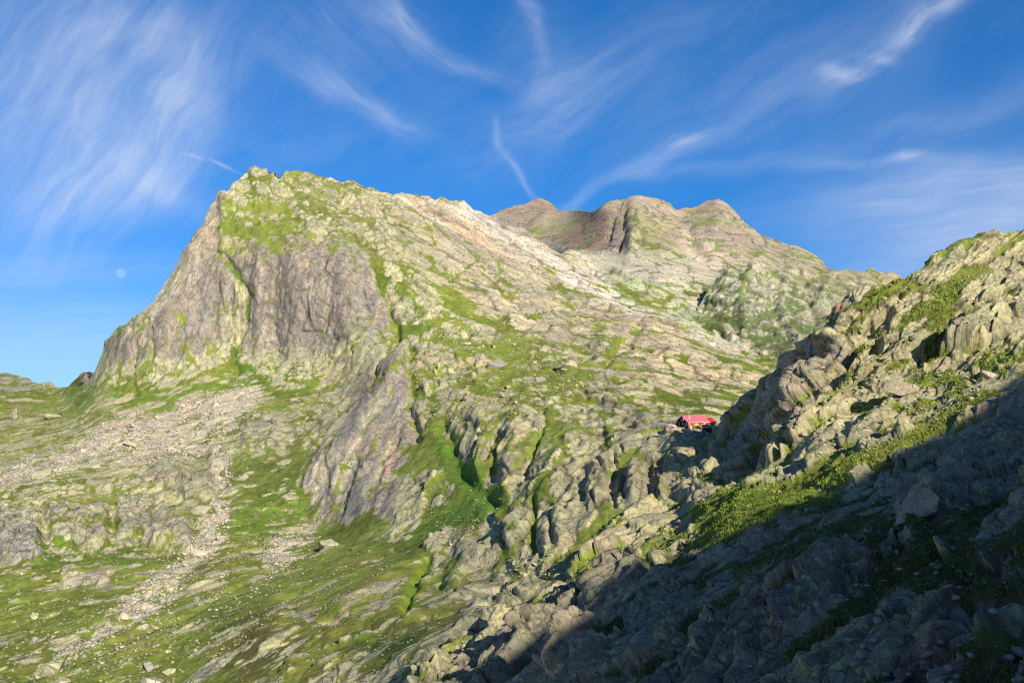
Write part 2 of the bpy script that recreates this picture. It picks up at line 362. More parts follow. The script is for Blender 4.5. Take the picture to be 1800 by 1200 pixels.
# the great wall, its grey purple rock and paler foot
RT.poly([(392, 440), (470, 425), (530, 410), (560, 428), (600, 430), (650, 450), (668, 500), (690, 560), (690, 590), (640, 600), (560, 640), (480, 620), (430, 620), (395, 610), (300, 640), (230, 640), (185, 640), (180, 600), (250, 560), (290, 520), (330, 450), (350, 400), (388, 340), (392, 380)], PURP, 16)
RT.poly([(340, 420), (385, 345), (385, 420), (345, 480), (300, 540), (230, 590), (205, 580), (270, 530)], (.295, .262, .195), 10)
RT.poly([(545, 430), (590, 432), (580, 500), (560, 560), (520, 560), (530, 490)], (.235, .20, .165), 14)
for x0, y0, x1, y1, w in ((505, 470, 495, 560, 6), (528, 440, 520, 540, 5), (570, 450, 552, 560, 7), (600, 470, 590, 560, 6), (480, 450, 478, 540, 5), (640, 480, 650, 560, 6), (445, 450, 450, 520, 5), (290, 560, 270, 610, 6), (330, 500, 300, 570, 5), (370, 470, 350, 560, 4)):
    RT.line([(x0, y0), (x1, y1)], w, (.20, .175, .155))
for x0, y0, x1, y1, w in ((455, 430, 460, 620, 7), (515, 420, 500, 520, 6), (545, 500, 535, 600, 6), (620, 470, 610, 580, 5), (400, 480, 405, 600, 7), (345, 470, 300, 600, 8), (250, 580, 240, 660, 6)):
    RT.line([(x0, y0), (x1, y1)], w, (.265, .225, .185))
for x, y in ((662, 552), (655, 565), (575, 545), (525, 455), (540, 460), (545, 462), (373, 412), (365, 420), (362, 458), (373, 385), (605, 527), (430, 580), (545, 610)):
    RT.line([(x, y-5), (x-2, y+5)], 2.6, (.36, .25, .18))
RT.poly([(185, 690), (200, 640), (300, 640), (400, 600), (415, 560), (425, 620), (470, 630), (560, 625), (640, 590), (692, 590), (660, 650), (610, 690), (500, 690), (430, 650), (300, 690)], (.33, .31, .19), 12)
RT.poly([(150, 700), (165, 680), (200, 655), (215, 650), (225, 685), (180, 705)], (.33, .325, .18), 8)
RT.poly([(405, 470), (420, 480), (428, 520), (420, 600), (405, 640), (400, 560), (415, 520)], (.37, .34, .21), 5)
RT.poly([(640, 660), (700, 620), (720, 650), (705, 700), (720, 740), (700, 800), (690, 850), (640, 860), (610, 820), (590, 780), (610, 720)], (.255, .21, .175), 12)
for a in (((690, 640), (650, 720), (620, 800)), ((705, 660), (665, 760), (640, 840)), ((650, 720), (600, 830), (580, 900)), ((560, 800), (545, 880), (570, 920))):
    RT.line(a, 6, (.20, .17, .155))
RT.poly([(700, 615), (722, 650), (712, 700), (724, 760), (758, 800), (705, 850), (690, 900), (640, 905), (575, 930), (545, 890), (518, 835), (560, 790), (605, 740), (645, 690)], (.275, .245, .19), 10)
for q in (((690, 640), (650, 720), (600, 800)), ((712, 660), (690, 740), (655, 820)), ((640, 780), (600, 880)), ((690, 800), (650, 890))): RT.line(q, 7, (.225, .20, .17))
for q in (((670, 700), (620, 800), (590, 860)), ((700, 720), (680, 800), (640, 880)), ((560, 820), (560, 880))): RT.line(q, 7, (.33, .305, .215))
RT.poly([(680, 790), (705, 790), (690, 840), (670, 840)], (.33, .23, .18), 8)
# scree
for p in ([(80, 800), (150, 770), (230, 720), (260, 740), (330, 700), (430, 670), (460, 690), (440, 730), (400, 760), (390, 800), (330, 800), (250, 810), (150, 815), (70, 845), (40, 830)],
          [(380, 810), (405, 810), (400, 880), (395, 920), (400, 960), (350, 970), (340, 990), (280, 1050), (240, 1080), (215, 1060), (290, 1000), (350, 930), (370, 890)],
          [(475, 960), (520, 930), (560, 915), (555, 950), (500, 990), (460, 1000)], [(0, 825), (60, 800), (60, 830), (0, 850)]):
    RT.poly(p, SCREE, 14)
RT.poly([(0, 700), (120, 690), (160, 760), (60, 800), (0, 810)], (.31, .29, .17), 20)
# far peaks
RT.poly([(860, 330), (1240, 330), (1330, 400), (1480, 480), (1380, 480), (1300, 455), (1200, 430), (1110, 440), (1000, 450), (940, 430), (880, 395)], (.30, .25, .19), 14)
RT.poly([(980, 420), (1020, 380), (1075, 365), (1098, 400), (1095, 440), (1060, 450), (1000, 450)], BROWN, 10)
RT.poly([(870, 372), (950, 345), (985, 372), (960, 385), (900, 385)], (.29, .225, .17), 8)
RT.poly([(1075, 380), (1098, 370), (1098, 445), (1060, 445)], (.20, .165, .15), 6)
RT.poly([(1050, 345), (1210, 345), (1280, 360), (1230, 385), (1150, 375)], (.34, .275, .21), 12)
RT.poly([(1110, 370), (1200, 380), (1150, 430), (1105, 440)], (.33, .29, .17), 12)
RT.poly([(990, 440), (1090, 445), (1200, 460), (1350, 460), (1300, 480), (1240, 500), (1250, 560), (1330, 620), (1400, 640), (1260, 610), (1110, 520), (1010, 470)], (.42, .385, .295), 14)
RT.poly([(1190, 400), (1220, 400), (1290, 450), (1380, 470), (1290, 478), (1240, 485), (1200, 440)], (.46, .38, .30), 10)
RT.poly([(1060, 480), (1160, 500), (1260, 570), (1300, 620), (1180, 570), (1090, 520)], PALEG, 10)
RT.poly([(1240, 500), (1290, 465), (1440, 475), (1580, 470), (1600, 500), (1450, 590), (1380, 640), (1290, 570), (1250, 540)], (.305, .295, .205), 14)
RT.poly([(1380, 465), (1470, 475), (1570, 478), (1560, 510), (1480, 520), (1420, 500)], (.30, .265, .17), 8)
# near slope: warmer rock, its lower part tinted darker as painted shade
RT.poly([(1256, 745), (1400, 600), (1560, 490), (1700, 420), (1950, 390), (1950, 1340), (600, 1340), (760, 1150), (900, 1070), (1050, 950), (1190, 880), (1215, 790)], (.30, .27, .165), 10)
RT.poly([(1420, 600), (1480, 600), (1440, 700), (1400, 760), (1330, 790), (1280, 780), (1340, 700)], (.26, .22, .165), 14)
RT.poly([(740, 1210), (1000, 1040), (1300, 940), (1500, 850), (1650, 770), (1950, 600), (1950, 1340), (600, 1340)], (.225, .195, .135), 14)  # cast shadow deepened in the rock colour below its edge
RT.poly([(1200, 1200), (1400, 1000), (1900, 760), (1950, 1340), (1200, 1340)], (.195, .168, .118), 30)  # nearest rock painted darker still for the shade
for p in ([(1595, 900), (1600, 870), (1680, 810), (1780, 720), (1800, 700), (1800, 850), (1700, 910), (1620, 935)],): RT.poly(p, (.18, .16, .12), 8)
for x, y, w in ((1475, 545, 7), (1572, 545, 4), (925, 1110, 4), (1530, 820, 6), (715, 1050, 4)): RT.line([(x-5, y), (x+5, y)], w, (.42, .22, .13))
RT.poly([(1130, 742), (1180, 738), (1180, 752), (1130, 752)], (.36, .31, .28), 4); RT.poly([(1168, 757), (1190, 754), (1192, 764), (1168, 766)], (.50, .36, .28), 3)
G.poly([(700, 615), (718, 650), (708, 700), (718, 750), (735, 790), (700, 830), (690, 890), (640, 895), (580, 925), (545, 890), (522, 835), (560, 790), (605, 740), (645, 690)], .10, 8)
G.poly([(0, 960), (330, 975), (430, 860), (540, 790), (560, 950), (700, 990), (560, 1080), (400, 1130), (300, 1220), (-100, 1220), (-100, 960)], .24, 20, 'add'); G.poly([(0, 690), (420, 640), (520, 700), (520, 800), (420, 900), (380, 820), (280, 700), (150, 760), (0, 820)], .10, 20, 'add')
for p in ([(-60, 890), (70, 890), (70, 985), (-60, 985)], [(85, 885), (190, 880), (190, 950), (85, 960)], [(205, 870), (335, 880), (340, 960), (205, 945)], [(320, 830), (385, 835), (380, 872), (320, 870)], [(262, 795), (330, 795), (330, 862), (262, 858)], [(430, 725), (500, 730), (490, 800), (425, 790)], [(110, 1000), (195, 995), (190, 1028), (110, 1030)]):
    G.poly(p, .16, 10); RT.poly(p, (.30, .275, .19), 10)
RT.poly([(-60, 930), (80, 930), (70, 990), (-60, 990)], (.25, .23, .19), 12)
for q in ([(80, 840), (150, 770), (230, 722), (268, 738), (330, 700), (430, 672), (458, 690), (436, 732), (398, 762), (388, 800), (250, 808), (150, 812)], [(385, 805), (408, 812), (403, 880), (397, 960), (352, 975), (290, 1045), (228, 1082), (210, 1060), (292, 1000), (352, 930), (372, 890)], [(480, 955), (520, 930), (560, 912), (555, 950), (500, 990), (465, 1005)]):
    G.poly(q, .14 if q[0][0] == 80 else .30, 9)
G.line([(300, 1040), (230, 1085), (150, 1130), (60, 1185)], 9, .38); RT.line([(300, 1040), (230, 1085), (150, 1130), (60, 1185)], 12, SCREE)
# grass, drawn where it grows in sheets, ledges and gullies
def g(pts, w, v=1.0, w2=None): G.line(pts, w, v, w2=w2)
g([(398, 400), (410, 408), (430, 408), (455, 408), (480, 405), (500, 392), (512, 382)], 9, .98, 5); g([(410, 425), (440, 422), (470, 425)], 8, .8); g([(490, 415), (510, 410), (535, 412), (555, 418)], 5, .8)
g([(396, 340), (405, 370), (408, 395)], 3, .8); g([(440, 312), (442, 325)], 7, .8); g([(460, 320), (475, 350), (495, 380)], 4, .6); g([(410, 350), (430, 380), (440, 400)], 5, .6)
g([(505, 325), (525, 345), (530, 360)], 9, .75); g([(585, 320), (600, 345), (625, 380)], 6, .7); g([(520, 312), (545, 330), (565, 345)], 5, .6)
g([(560, 425), (575, 432), (592, 448)], 5, .8); g([(590, 432), (597, 450)], 4, .9)
g([(600, 405), (625, 420), (650, 440), (665, 465), (680, 490)], 6, .8, 9); g([(560, 400), (585, 395), (610, 400)], 4, .6)
g([(395, 425), (391, 445), (385, 460)], 4, .9); g([(398, 460), (412, 485), (425, 497), (434, 515), (433, 545), (427, 575)], 3, 1, 5); g([(427, 575), (425, 582)], 4, .2)
g([(410, 620), (414, 632), (422, 645), (440, 655)], 6, 1, 9); g([(665, 465), (672, 490), (680, 520), (690, 560), (700, 590), (715, 595)], 5, 1, 12)
g([(700, 590), (740, 575), (790, 548), (830, 535)], 7, 1, 10); g([(690, 595), (672, 625), (657, 655), (645, 680)], 4, 1, 3); g([(650, 440), (662, 480), (668, 520)], 3, .9)
g([(425, 650), (440, 665), (460, 660)], 6, .9)
g([(600, 560), (595, 620), (560, 665), (520, 678)], 2, .8, 4); g([(485, 625), (485, 660)], 2, .9)
for a in (((270, 590), (262, 650)), ((237, 640), (238, 690)), ((205, 630), (212, 680)), ((365, 600), (363, 640)), ((302, 545), (318, 562)), ((325, 560), (320, 580)), ((185, 610), (190, 640)), ((210, 590), (240, 560)), ((443, 590), (470, 620), (483, 650)), ((520, 450), (540, 520)), ((560, 500), (570, 560)), ((492, 475), (488, 490)), ((480, 522), (470, 535))):
    g(a, 2.5, .85)
g([(120, 705), (180, 690), (230, 680), (270, 700)], 8, .95, 14); g([(280, 720), (330, 690), (390, 660), (410, 640)], 6, .98, 10); g([(440, 650), (470, 680), (500, 700), (520, 685), (560, 672)], 8, .95)
g([(500, 700), (560, 690), (590, 680)], 5, .9); g([(420, 740), (470, 725), (500, 700)], 12, .85); g([(600, 690), (620, 670)], 2, .8)
g([(470, 790), (500, 810), (515, 800)], 5, .9); g([(420, 880), (470, 860), (510, 820), (520, 800)], 9, .95, 12); g([(380, 925), (430, 905), (470, 880)], 12, .95); g([(590, 770), (605, 780)], 4, .9); g([(545, 770), (560, 780)], 5, .9)
g([(600, 822), (620, 828)], 4, .95); g([(560, 700), (580, 715), (600, 730)], 3, .8)
# meadow and gully right of the buttress
G.poly([(705, 800), (740, 760), (760, 735), (775, 740), (785, 770), (805, 790), (820, 830), (850, 850), (880, 850), (900, 860), (890, 900), (870, 920), (860, 890), (820, 920), (770, 940), (720, 980), (700, 960), (750, 910), (790, 880), (800, 850), (780, 820)], .97, 6)
g([(700, 830), (760, 800), (790, 790)], 8, .95); g([(780, 620), (760, 660), (730, 680), (735, 700), (770, 700), (775, 740)], 10, .9); g([(720, 610), (725, 680), (715, 720), (730, 760)], 5, .8)
g([(870, 755), (865, 800), (868, 830)], 4, 1); g([(960, 735), (945, 780), (920, 800), (900, 830)], 4, .95); g([(980, 745), (970, 790), (955, 800)], 5, .9); g([(840, 760), (860, 765)], 5, .9)
g([(720, 960), (640, 1000), (560, 1010), (600, 960), (640, 930)], 14, .95); G.poly([(560, 950), (620, 905), (680, 910), (700, 960), (760, 930), (720, 1010), (620, 1050), (480, 1080), (420, 1130), (300, 1190), (150, 1200), (330, 1120), (480, 1020), (540, 980)], .88, 12)
g([(755, 985), (735, 1010), (720, 1040), (705, 1070)], 6, 1, 9); g([(690, 1060), (720, 1060), (650, 1090)], 8, .9); g([(1045, 920), (1060, 895), (1100, 890)], 10, 1.0, 7)
g([(935, 870), (937, 920), (935, 955)], 6, 1); g([(895, 890), (905, 885)], 7, .9); g([(870, 940), (890, 960), (900, 985)], 10, .95); g([(910, 840), (960, 850), (940, 870)], 7, .9)
g([(850, 560), (900, 590), (960, 600)], 8, .8); g([(780, 550), (800, 520), (770, 505), (720, 475)], 12, .75, 6)
g([(760, 450), (768, 470), (755, 475)], 6, .95); g([(840, 445), (835, 458), (850, 480), (875, 500), (890, 515), (905, 520)], 3.5, 1, 4.5); g([(835, 458), (812, 482), (790, 495)], 5, .95, 3); g([(875, 460), (880, 475), (870, 485)], 3.5, .9)
for a in (((740, 385), (755, 410), (765, 430)), ((800, 410), (830, 430)), ((700, 420), (725, 430)), ((825, 505), (840, 520)), ((925, 535), (925, 550)), ((962, 510), (975, 525)), ((985, 515), (1010, 540)), ((940, 555), (948, 575)), ((1020, 560), (1030, 575)), ((980, 500), (995, 515)), ((890, 565), (930, 575)), ((880, 490), (900, 500)), ((1000, 555), (1015, 560)), ((960, 470), (975, 480)), ((1050, 585), (1060, 580))):
    g(a, 3.5, .92)
g([(1125, 580), (1090, 600), (1070, 625), (1050, 650)], 6, .95, 9); g([(1000, 600), (1050, 640), (1100, 640)], 7, .8, 9); G.poly([(800, 600), (900, 590), (1000, 640), (1060, 640), (1010, 680), (930, 720), (900, 715), (920, 680), (860, 650), (810, 640)], .8, 12)
g([(900, 720), (920, 690), (960, 670)], 9, .9); g([(1050, 675), (1095, 700), (1130, 715)], 4, .8); g([(1125, 660), (1160, 690), (1210, 705), (1230, 720), (1290, 728)], 5, .9, 8); g([(1215, 690), (1235, 715)], 7, .9); g([(1170, 625), (1185, 650), (1195, 665)], 4, .9)
for a in (((1115, 665), (1140, 695), (1185, 705)), ((1185, 625), (1205, 635)), ((1165, 710), (1190, 725)), ((1240, 640), (1265, 655)), ((1260, 635), (1280, 645)), ((1300, 622), (1340, 635), (1375, 645)), ((1310, 650), (1330, 645)), ((1280, 690), (1305, 710)), ((1270, 680), (1290, 700)), ((1225, 665), (1240, 675)), ((1115, 625), (1135, 632)), ((1150, 700), (1165, 728)), ((1100, 700), (1120, 710)), ((1080, 665), (1110, 670)), ((1190, 660), (1220, 668)), ((1250, 660), (1262, 680)), ((1345, 655), (1355, 665)), ((1290, 655), (1310, 660))):
    g(a, 3.6, .95)
g([(1100, 760), (1130, 755), (1160, 748), (1185, 755)], 5, .9); g([(1120, 772), (1140, 768)], 5, 1); g([(1055, 725), (1065, 745), (1080, 760)], 7, .85); g([(1238, 745), (1262, 745)], 4, .9)
g([(1250, 765), (1240, 775)], 4, 1)
# distant ground
g([(1240, 500), (1245, 540), (1290, 560), (1330, 600), (1390, 620)], 6, .85, 10); g([(1320, 470), (1300, 520), (1310, 550)], 5, .9); g([(1350, 540), (1355, 565)], 5, .95); g([(1400, 500), (1390, 540), (1400, 580)], 6, .9); g([(1440, 480), (1460, 520)], 7, .8)
g([(1090, 505), (1130, 530), (1160, 545)], 5, .9, 7); g([(1258, 562), (1272, 590)], 4, .98); g([(1200, 540), (1235, 575)], 3, .7); g([(940, 410), (1000, 400), (1020, 380)], 9, .75); g([(1230, 390), (1290, 395)], 5, .6); g([(1110, 400), (1140, 430)], 12, .55)
# near slope
G.poly([(1280, 850), (1400, 845), (1450, 820), (1500, 800), (1520, 815), (1480, 840), (1440, 855), (1400, 880), (1360, 930), (1290, 930), (1230, 945), (1210, 900), (1240, 870)], .96, 7)
g([(1330, 830), (1300, 850)], 6, .9); g([(1500, 800), (1570, 780), (1650, 745), (1700, 720)], 8, .9, 6); g([(1460, 590), (1470, 570), (1480, 545), (1450, 610)], 9, .9, 12)
g([(1500, 560), (1560, 520), (1620, 500), (1680, 480)], 6, .8); g([(1640, 540), (1600, 560), (1680, 500), (1720, 480)], 12, .85); g([(1640, 600), (1700, 570), (1770, 530)], 13, .92, 8); g([(1500, 530), (1540, 510)], 6, .8)
g([(1560, 650), (1600, 630), (1660, 600)], 8, .8); g([(1500, 720), (1560, 700), (1610, 680), (1660, 655)], 8, .95, 11); g([(1560, 720), (1610, 715), (1625, 700)], 11, .95); g([(1680, 700), (1740, 690)], 8, 1); g([(1440, 700), (1500, 660), (1560, 630)], 4, .8)
g([(1730, 645), (1800, 625)], 7, .85); g([(1440, 850), (1560, 820), (1640, 790)], 8, .85); g([(1650, 710), (1670, 720), (1640, 745)], 6, .8)
g([(1300, 1000), (1380, 970), (1440, 940), (1500, 910), (1560, 880)], 16, .95, 10); g([(1210, 1110), (1260, 1070), (1320, 1030)], 8, .85); g([(1540, 1000), (1600, 980), (1680, 930), (1740, 900), (1800, 880)], 13, .95); g([(1380, 1140), (1440, 1100), (1500, 1060)], 5, .9)
g([(1220, 960), (1250, 940), (1300, 930)], 12, .9); g([(1520, 1180), (1560, 1150), (1610, 1110)], 14, .8); g([(1000, 1120), (1060, 1130), (1090, 1110)], 18, .8); g([(1690, 1160), (1750, 1100)], 10, .6)
g([(1140, 990), (1180, 960), (1210, 950)], 8, .85); g([(1090, 930), (1150, 905), (1200, 890)], 7, .8)
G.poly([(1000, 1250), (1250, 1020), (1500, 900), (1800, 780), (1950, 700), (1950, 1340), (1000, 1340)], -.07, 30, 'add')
G.poly([(1230, 500), (1300, 462), (1580, 470), (1600, 520), (1400, 640), (1250, 560)], .02, 12, 'add')
PATH = [(1225, 866), (1262, 851), (1292, 848), (1340, 851), (1390, 857), (1430, 851), (1480, 833), (1530, 816), (1590, 800)]
G.line(PATH, 2.6, 0); RT.line(PATH, 3.0, (.34, .31, .16)); G.line([(1196, 815), (1230, 814), (1265, 817)], 2.4, 0); RT.line([(1196, 815), (1230, 814), (1265, 817)], 3, (.34, .30, .18))
FLAT = Map(0)
FLAT.poly([(1165, 742), (1262, 736), (1262, 760), (1170, 762)], 1.0, 9)
# grass colours
GT.poly([(120, 690), (300, 690), (430, 640), (560, 660), (540, 700), (430, 720), (300, 740), (250, 700), (150, 720)], GBRIGHT, 14)
GT.poly([(380, 920), (470, 850), (530, 800), (560, 900), (520, 930), (430, 960)], GBRIGHT, 16)
GT.poly([(770, 740), (810, 800), (890, 850), (880, 900), (760, 940), (700, 960), (770, 900), (820, 870), (760, 800)], (.085, .15, .018), 12)
GT.poly([(50, 930), (110, 930), (110, 1010), (60, 1000)], GBRIGHT, 16); GT.poly([(190, 960), (260, 960), (260, 1000), (190, 1000)], GBRIGHT, 14)
GT.poly([(300, 740), (500, 700), (560, 800), (420, 900), (300, 900)], (.14, .17, .035), 20)
GT.poly([(430, 1060), (540, 990), (650, 990), (700, 1010), (600, 1050), (480, 1090)], (.14, .17, .03), 18)
GT.poly([(390, 1120), (450, 1060), (640, 1080), (720, 1080), (850, 1020), (900, 1050), (800, 1130), (740, 1180), (600, 1200), (420, 1200)], (.122, .136, .024), 22)
GT.line([(430, 1180), (460, 1120), (420, 1130)], 22, GBROWN); GT.line([(640, 1120), (680, 1140), (720, 1120)], 16, GDEEP); GT.line([(380, 1110), (440, 1080), (520, 1070)], 6, (.07, .09, .02))
GT.line([(755, 985), (735, 1010), (720, 1045), (705, 1065)], 9, GLIME); GT.line([(640, 1118), (655, 1120)], 9, GLIME)
GT.poly([(840, 1000), (960, 1000), (940, 1040), (850, 1050), (780, 1080)], GBROWN, 16)
GT.poly([(660, 470), (700, 590), (760, 590), (700, 480)], GBRIGHT, 8); GT.line([(410, 470), (434, 515), (430, 570), (412, 620), (440, 655)], 9, (.075, .14, .018))
GT.poly([(560, 300), (700, 340), (760, 470), (640, 450), (520, 380), (500, 320)], (.135, .15, .04), 18); GT.poly([(400, 400), (520, 380), (520, 430), (400, 430)], (.125, .15, .03), 10)
GT.poly([(1150, 600), (1420, 620), (1300, 740), (1100, 740)], (.10, .135, .015), 20); GT.poly([(1230, 470), (1560, 480), (1400, 640), (1250, 580)], (.125, .155, .055), 16)
GT.poly([(860, 330), (1350, 330), (1350, 450), (900, 450)], (.16, .18, .06), 12)
GT.poly([(1280, 850), (1500, 800), (1520, 815), (1440, 860), (1360, 930), (1290, 930), (1230, 945), (1210, 900), (1240, 870)], (.112, .150, .020), 10)
GT.poly([(1430, 540), (1500, 540), (1800, 420), (1900, 560), (1700, 640), (1500, 700), (1440, 640)], (.110, .138, .022), 20)
GT.poly([(1380, 900), (1420, 960), (1600, 860), (1560, 840)], GBRIGHT, 20); GT.poly([(740, 1210), (1000, 1040), (1300, 940), (1500, 850), (1650, 770), (1950, 600), (1950, 1340), (600, 1340)], (.060, .080, .022), 14)  # last tint: duller, darker grass painted for the foreground shadow
GT.line([(0, 1200), (60, 1190), (120, 1200)], 10, GOLIVE)

# relief in metres, + = out of the hillside; drawn for the valley side (HB) and the near slope (HA)
HB = Map(0); HA = Map(0); HC = Map(0)
def b(pts, w, v, w2=None, m=HB): m.line(pts, w, v, 'add', w2=w2)
# gullies and ribs of the great peak
b([(398, 455), (412, 485), (434, 520), (432, 560), (412, 620), (418, 650)], 7, -9); b([(415, 500), (420, 540), (405, 620)], 8, 6); b([(668, 470), (680, 520), (695, 580)], 9, -12)
b([(700, 592), (672, 625), (650, 668)], 6, -10); b([(455, 430), (458, 620)], 16, 8); b([(600, 440), (620, 600)], 26, 10); b([(520, 440), (512, 640)], 14, 5); b([(485, 450), (486, 650)], 6, -5); b([(392, 345), (392, 440)], 7, 8)
b([(350, 420), (300, 560), (270, 640)], 20, 9); b([(270, 560), (268, 660)], 4, -5); b([(237, 600), (237, 690)], 4, -4); b([(325, 520), (318, 640)], 5, -4); b([(410, 405), (470, 415), (510, 400)], 9, -7); b([(480, 300), (500, 340), (520, 390)], 7, -6)
b([(445, 310), (465, 380)], 14, 6); b([(555, 320), (520, 400), (545, 412)], 10, 6); b([(600, 340), (640, 430)], 8, -6); b([(635, 340), (680, 450), (760, 510)], 9, 7); b([(560, 560), (600, 600)], 4, -2)
b([(700, 350), (800, 440), (900, 560)], 12, 5); b([(840, 450), (880, 505), (930, 560)], 6, -6); b([(835, 458), (790, 495)], 5, -5); b([(930, 420), (1060, 530), (1180, 600)], 8, 5); b([(900, 430), (1030, 560)], 7, -4)
b([(1125, 580), (1060, 640), (1000, 600)], 8, -7); b([(1060, 600), (1160, 570), (1300, 640)], 26, 8); b([(720, 610), (720, 720), (730, 770)], 8, -10); b([(700, 640), (640, 740), (560, 830)], 22, 10)
b([(660, 760), (640, 880)], 20, 6); b([(600, 830), (560, 910)], 14, 5); b([(775, 740), (812, 830), (870, 880)], 14, -9); b([(770, 840), (700, 900)], 14, 7)
b([(868, 750), (866, 840)], 4, -6); b([(840, 720), (840, 850)], 16, 7); b([(905, 740), (890, 850)], 15, 7); b([(955, 740), (920, 820)], 5, -6); b([(1000, 760), (960, 850)], 22, 6)
# the small towers in front of the hut terrace, steep on their left
for x, y, w, h_, am in ((1045, 850, 16, 38, 9), (1115, 845, 15, 36, 10), (1160, 855, 9, 24, 7), (905, 925, 14, 40, 9), (985, 925, 12, 34, 6), (1010, 880, 12, 30, 5), (960, 950, 10, 28, 5), (1190, 790, 28, 26, 7), (875, 890, 9, 22, 4), (820, 960, 24, 20, 5), (800, 1010, 20, 18, 3)):
    b([(x+3, y-h_*.6), (x, y), (x-3, y+h_*.6)], w*.9, am*.9); b([(x-w*1.05, y-h_*.3), (x-w*1.2, y+h_*.7)], w*.4, -am*.5)
b([(1080, 800), (1075, 880)], 5, -6); b([(1140, 810), (1142, 890)], 5, -6); b([(1095, 890), (1055, 910)], 12, -4); b([(937, 870), (935, 960)], 6, -6); b([(1172, 753), (1208, 757)], 5, -2.2); b([(1224, 759), (1252, 757)], 5, 2.4)
# terrace cliffs on the lower left and the stream bed
for x0, x1, y0, y1, am in ((0, 70, 900, 985, 6), (85, 125, 890, 960, 6), (130, 190, 885, 950, 5), (205, 235, 880, 945, 6), (235, 260, 880, 945, 4), (265, 335, 905, 960, 6), (320, 380, 840, 870, 5), (270, 330, 800, 850, 3), (430, 490, 730, 790, 4), (370, 440, 760, 820, 4), (110, 190, 1000, 1025, 3)):
    HB.poly([(x0, y0), (x1, y0), (x1, y1), (x0, y1)], am*2, 9, 'add')
b([(75, 880), (80, 960)], 8, -2.5); b([(195, 890), (200, 950)], 8, -2); b([(390, 810), (395, 900), (370, 960), (300, 1040), (220, 1090), (100, 1140), (40, 1190)], 14, -3.5); b([(480, 1000), (330, 1080), (200, 1130)], 5, -2)
b([(500, 1080), (450, 1120)], 14, 4); b([(620, 1090), (560, 1130), (500, 1180)], 14, 4); b([(590, 1090), (545, 1140)], 4, -3); b([(790, 950), (700, 1000), (600, 1060)], 18, 4); b([(755, 985), (710, 1065)], 7, -5)
b([(760, 1030), (830, 1010), (900, 1000)], 6, -2.5); b([(570, 1080), (700, 1110), (820, 1060)], 12, -3); b([(850, 960), (800, 1020)], 16, 4)
# far peaks
c = lambda pts, w, v, w2=None: b(pts, w, v, w2, HC)
c([(1100, 375), (1098, 410), (1088, 440)], 3, -22); c([(1082, 385), (1070, 420)], 3, -12); c([(1118, 365), (1112, 440)], 9, 12); c([(1110, 360), (1108, 440)], 10, 20); c([(1150, 370), (1200, 420), (1290, 450)], 9, -16)
c([(1260, 380), (1255, 410), (1300, 440)], 12, 12); c([(1190, 365), (1210, 400), (1240, 450)], 9, -20); c([(1130, 400), (1170, 440)], 16, 14); c([(1320, 410), (1340, 450)], 10, 14); c([(1360, 430), (1380, 460)], 8, -10); c([(960, 380), (930, 410)], 10, 14)
for pts, w, v in (([(1325, 465), (1300, 520), (1310, 580)], 10, 14), ([(1345, 468), (1350, 530), (1380, 590)], 7, -10), ([(1390, 476), (1370, 520), (1395, 600)], 9, 12), ([(1420, 480), (1425, 540), (1440, 590)], 8, -9), ([(1460, 478), (1440, 530), (1470, 580)], 9, 10), ([(1280, 478), (1260, 540), (1290, 600)], 12, 9), ([(1500, 474), (1510, 520)], 7, -8)):
    c(pts, w, v)
c([(1000, 450), (1120, 500), (1300, 600)], 14, 12); c([(1050, 470), (1180, 540), (1280, 600)], 6, -9)
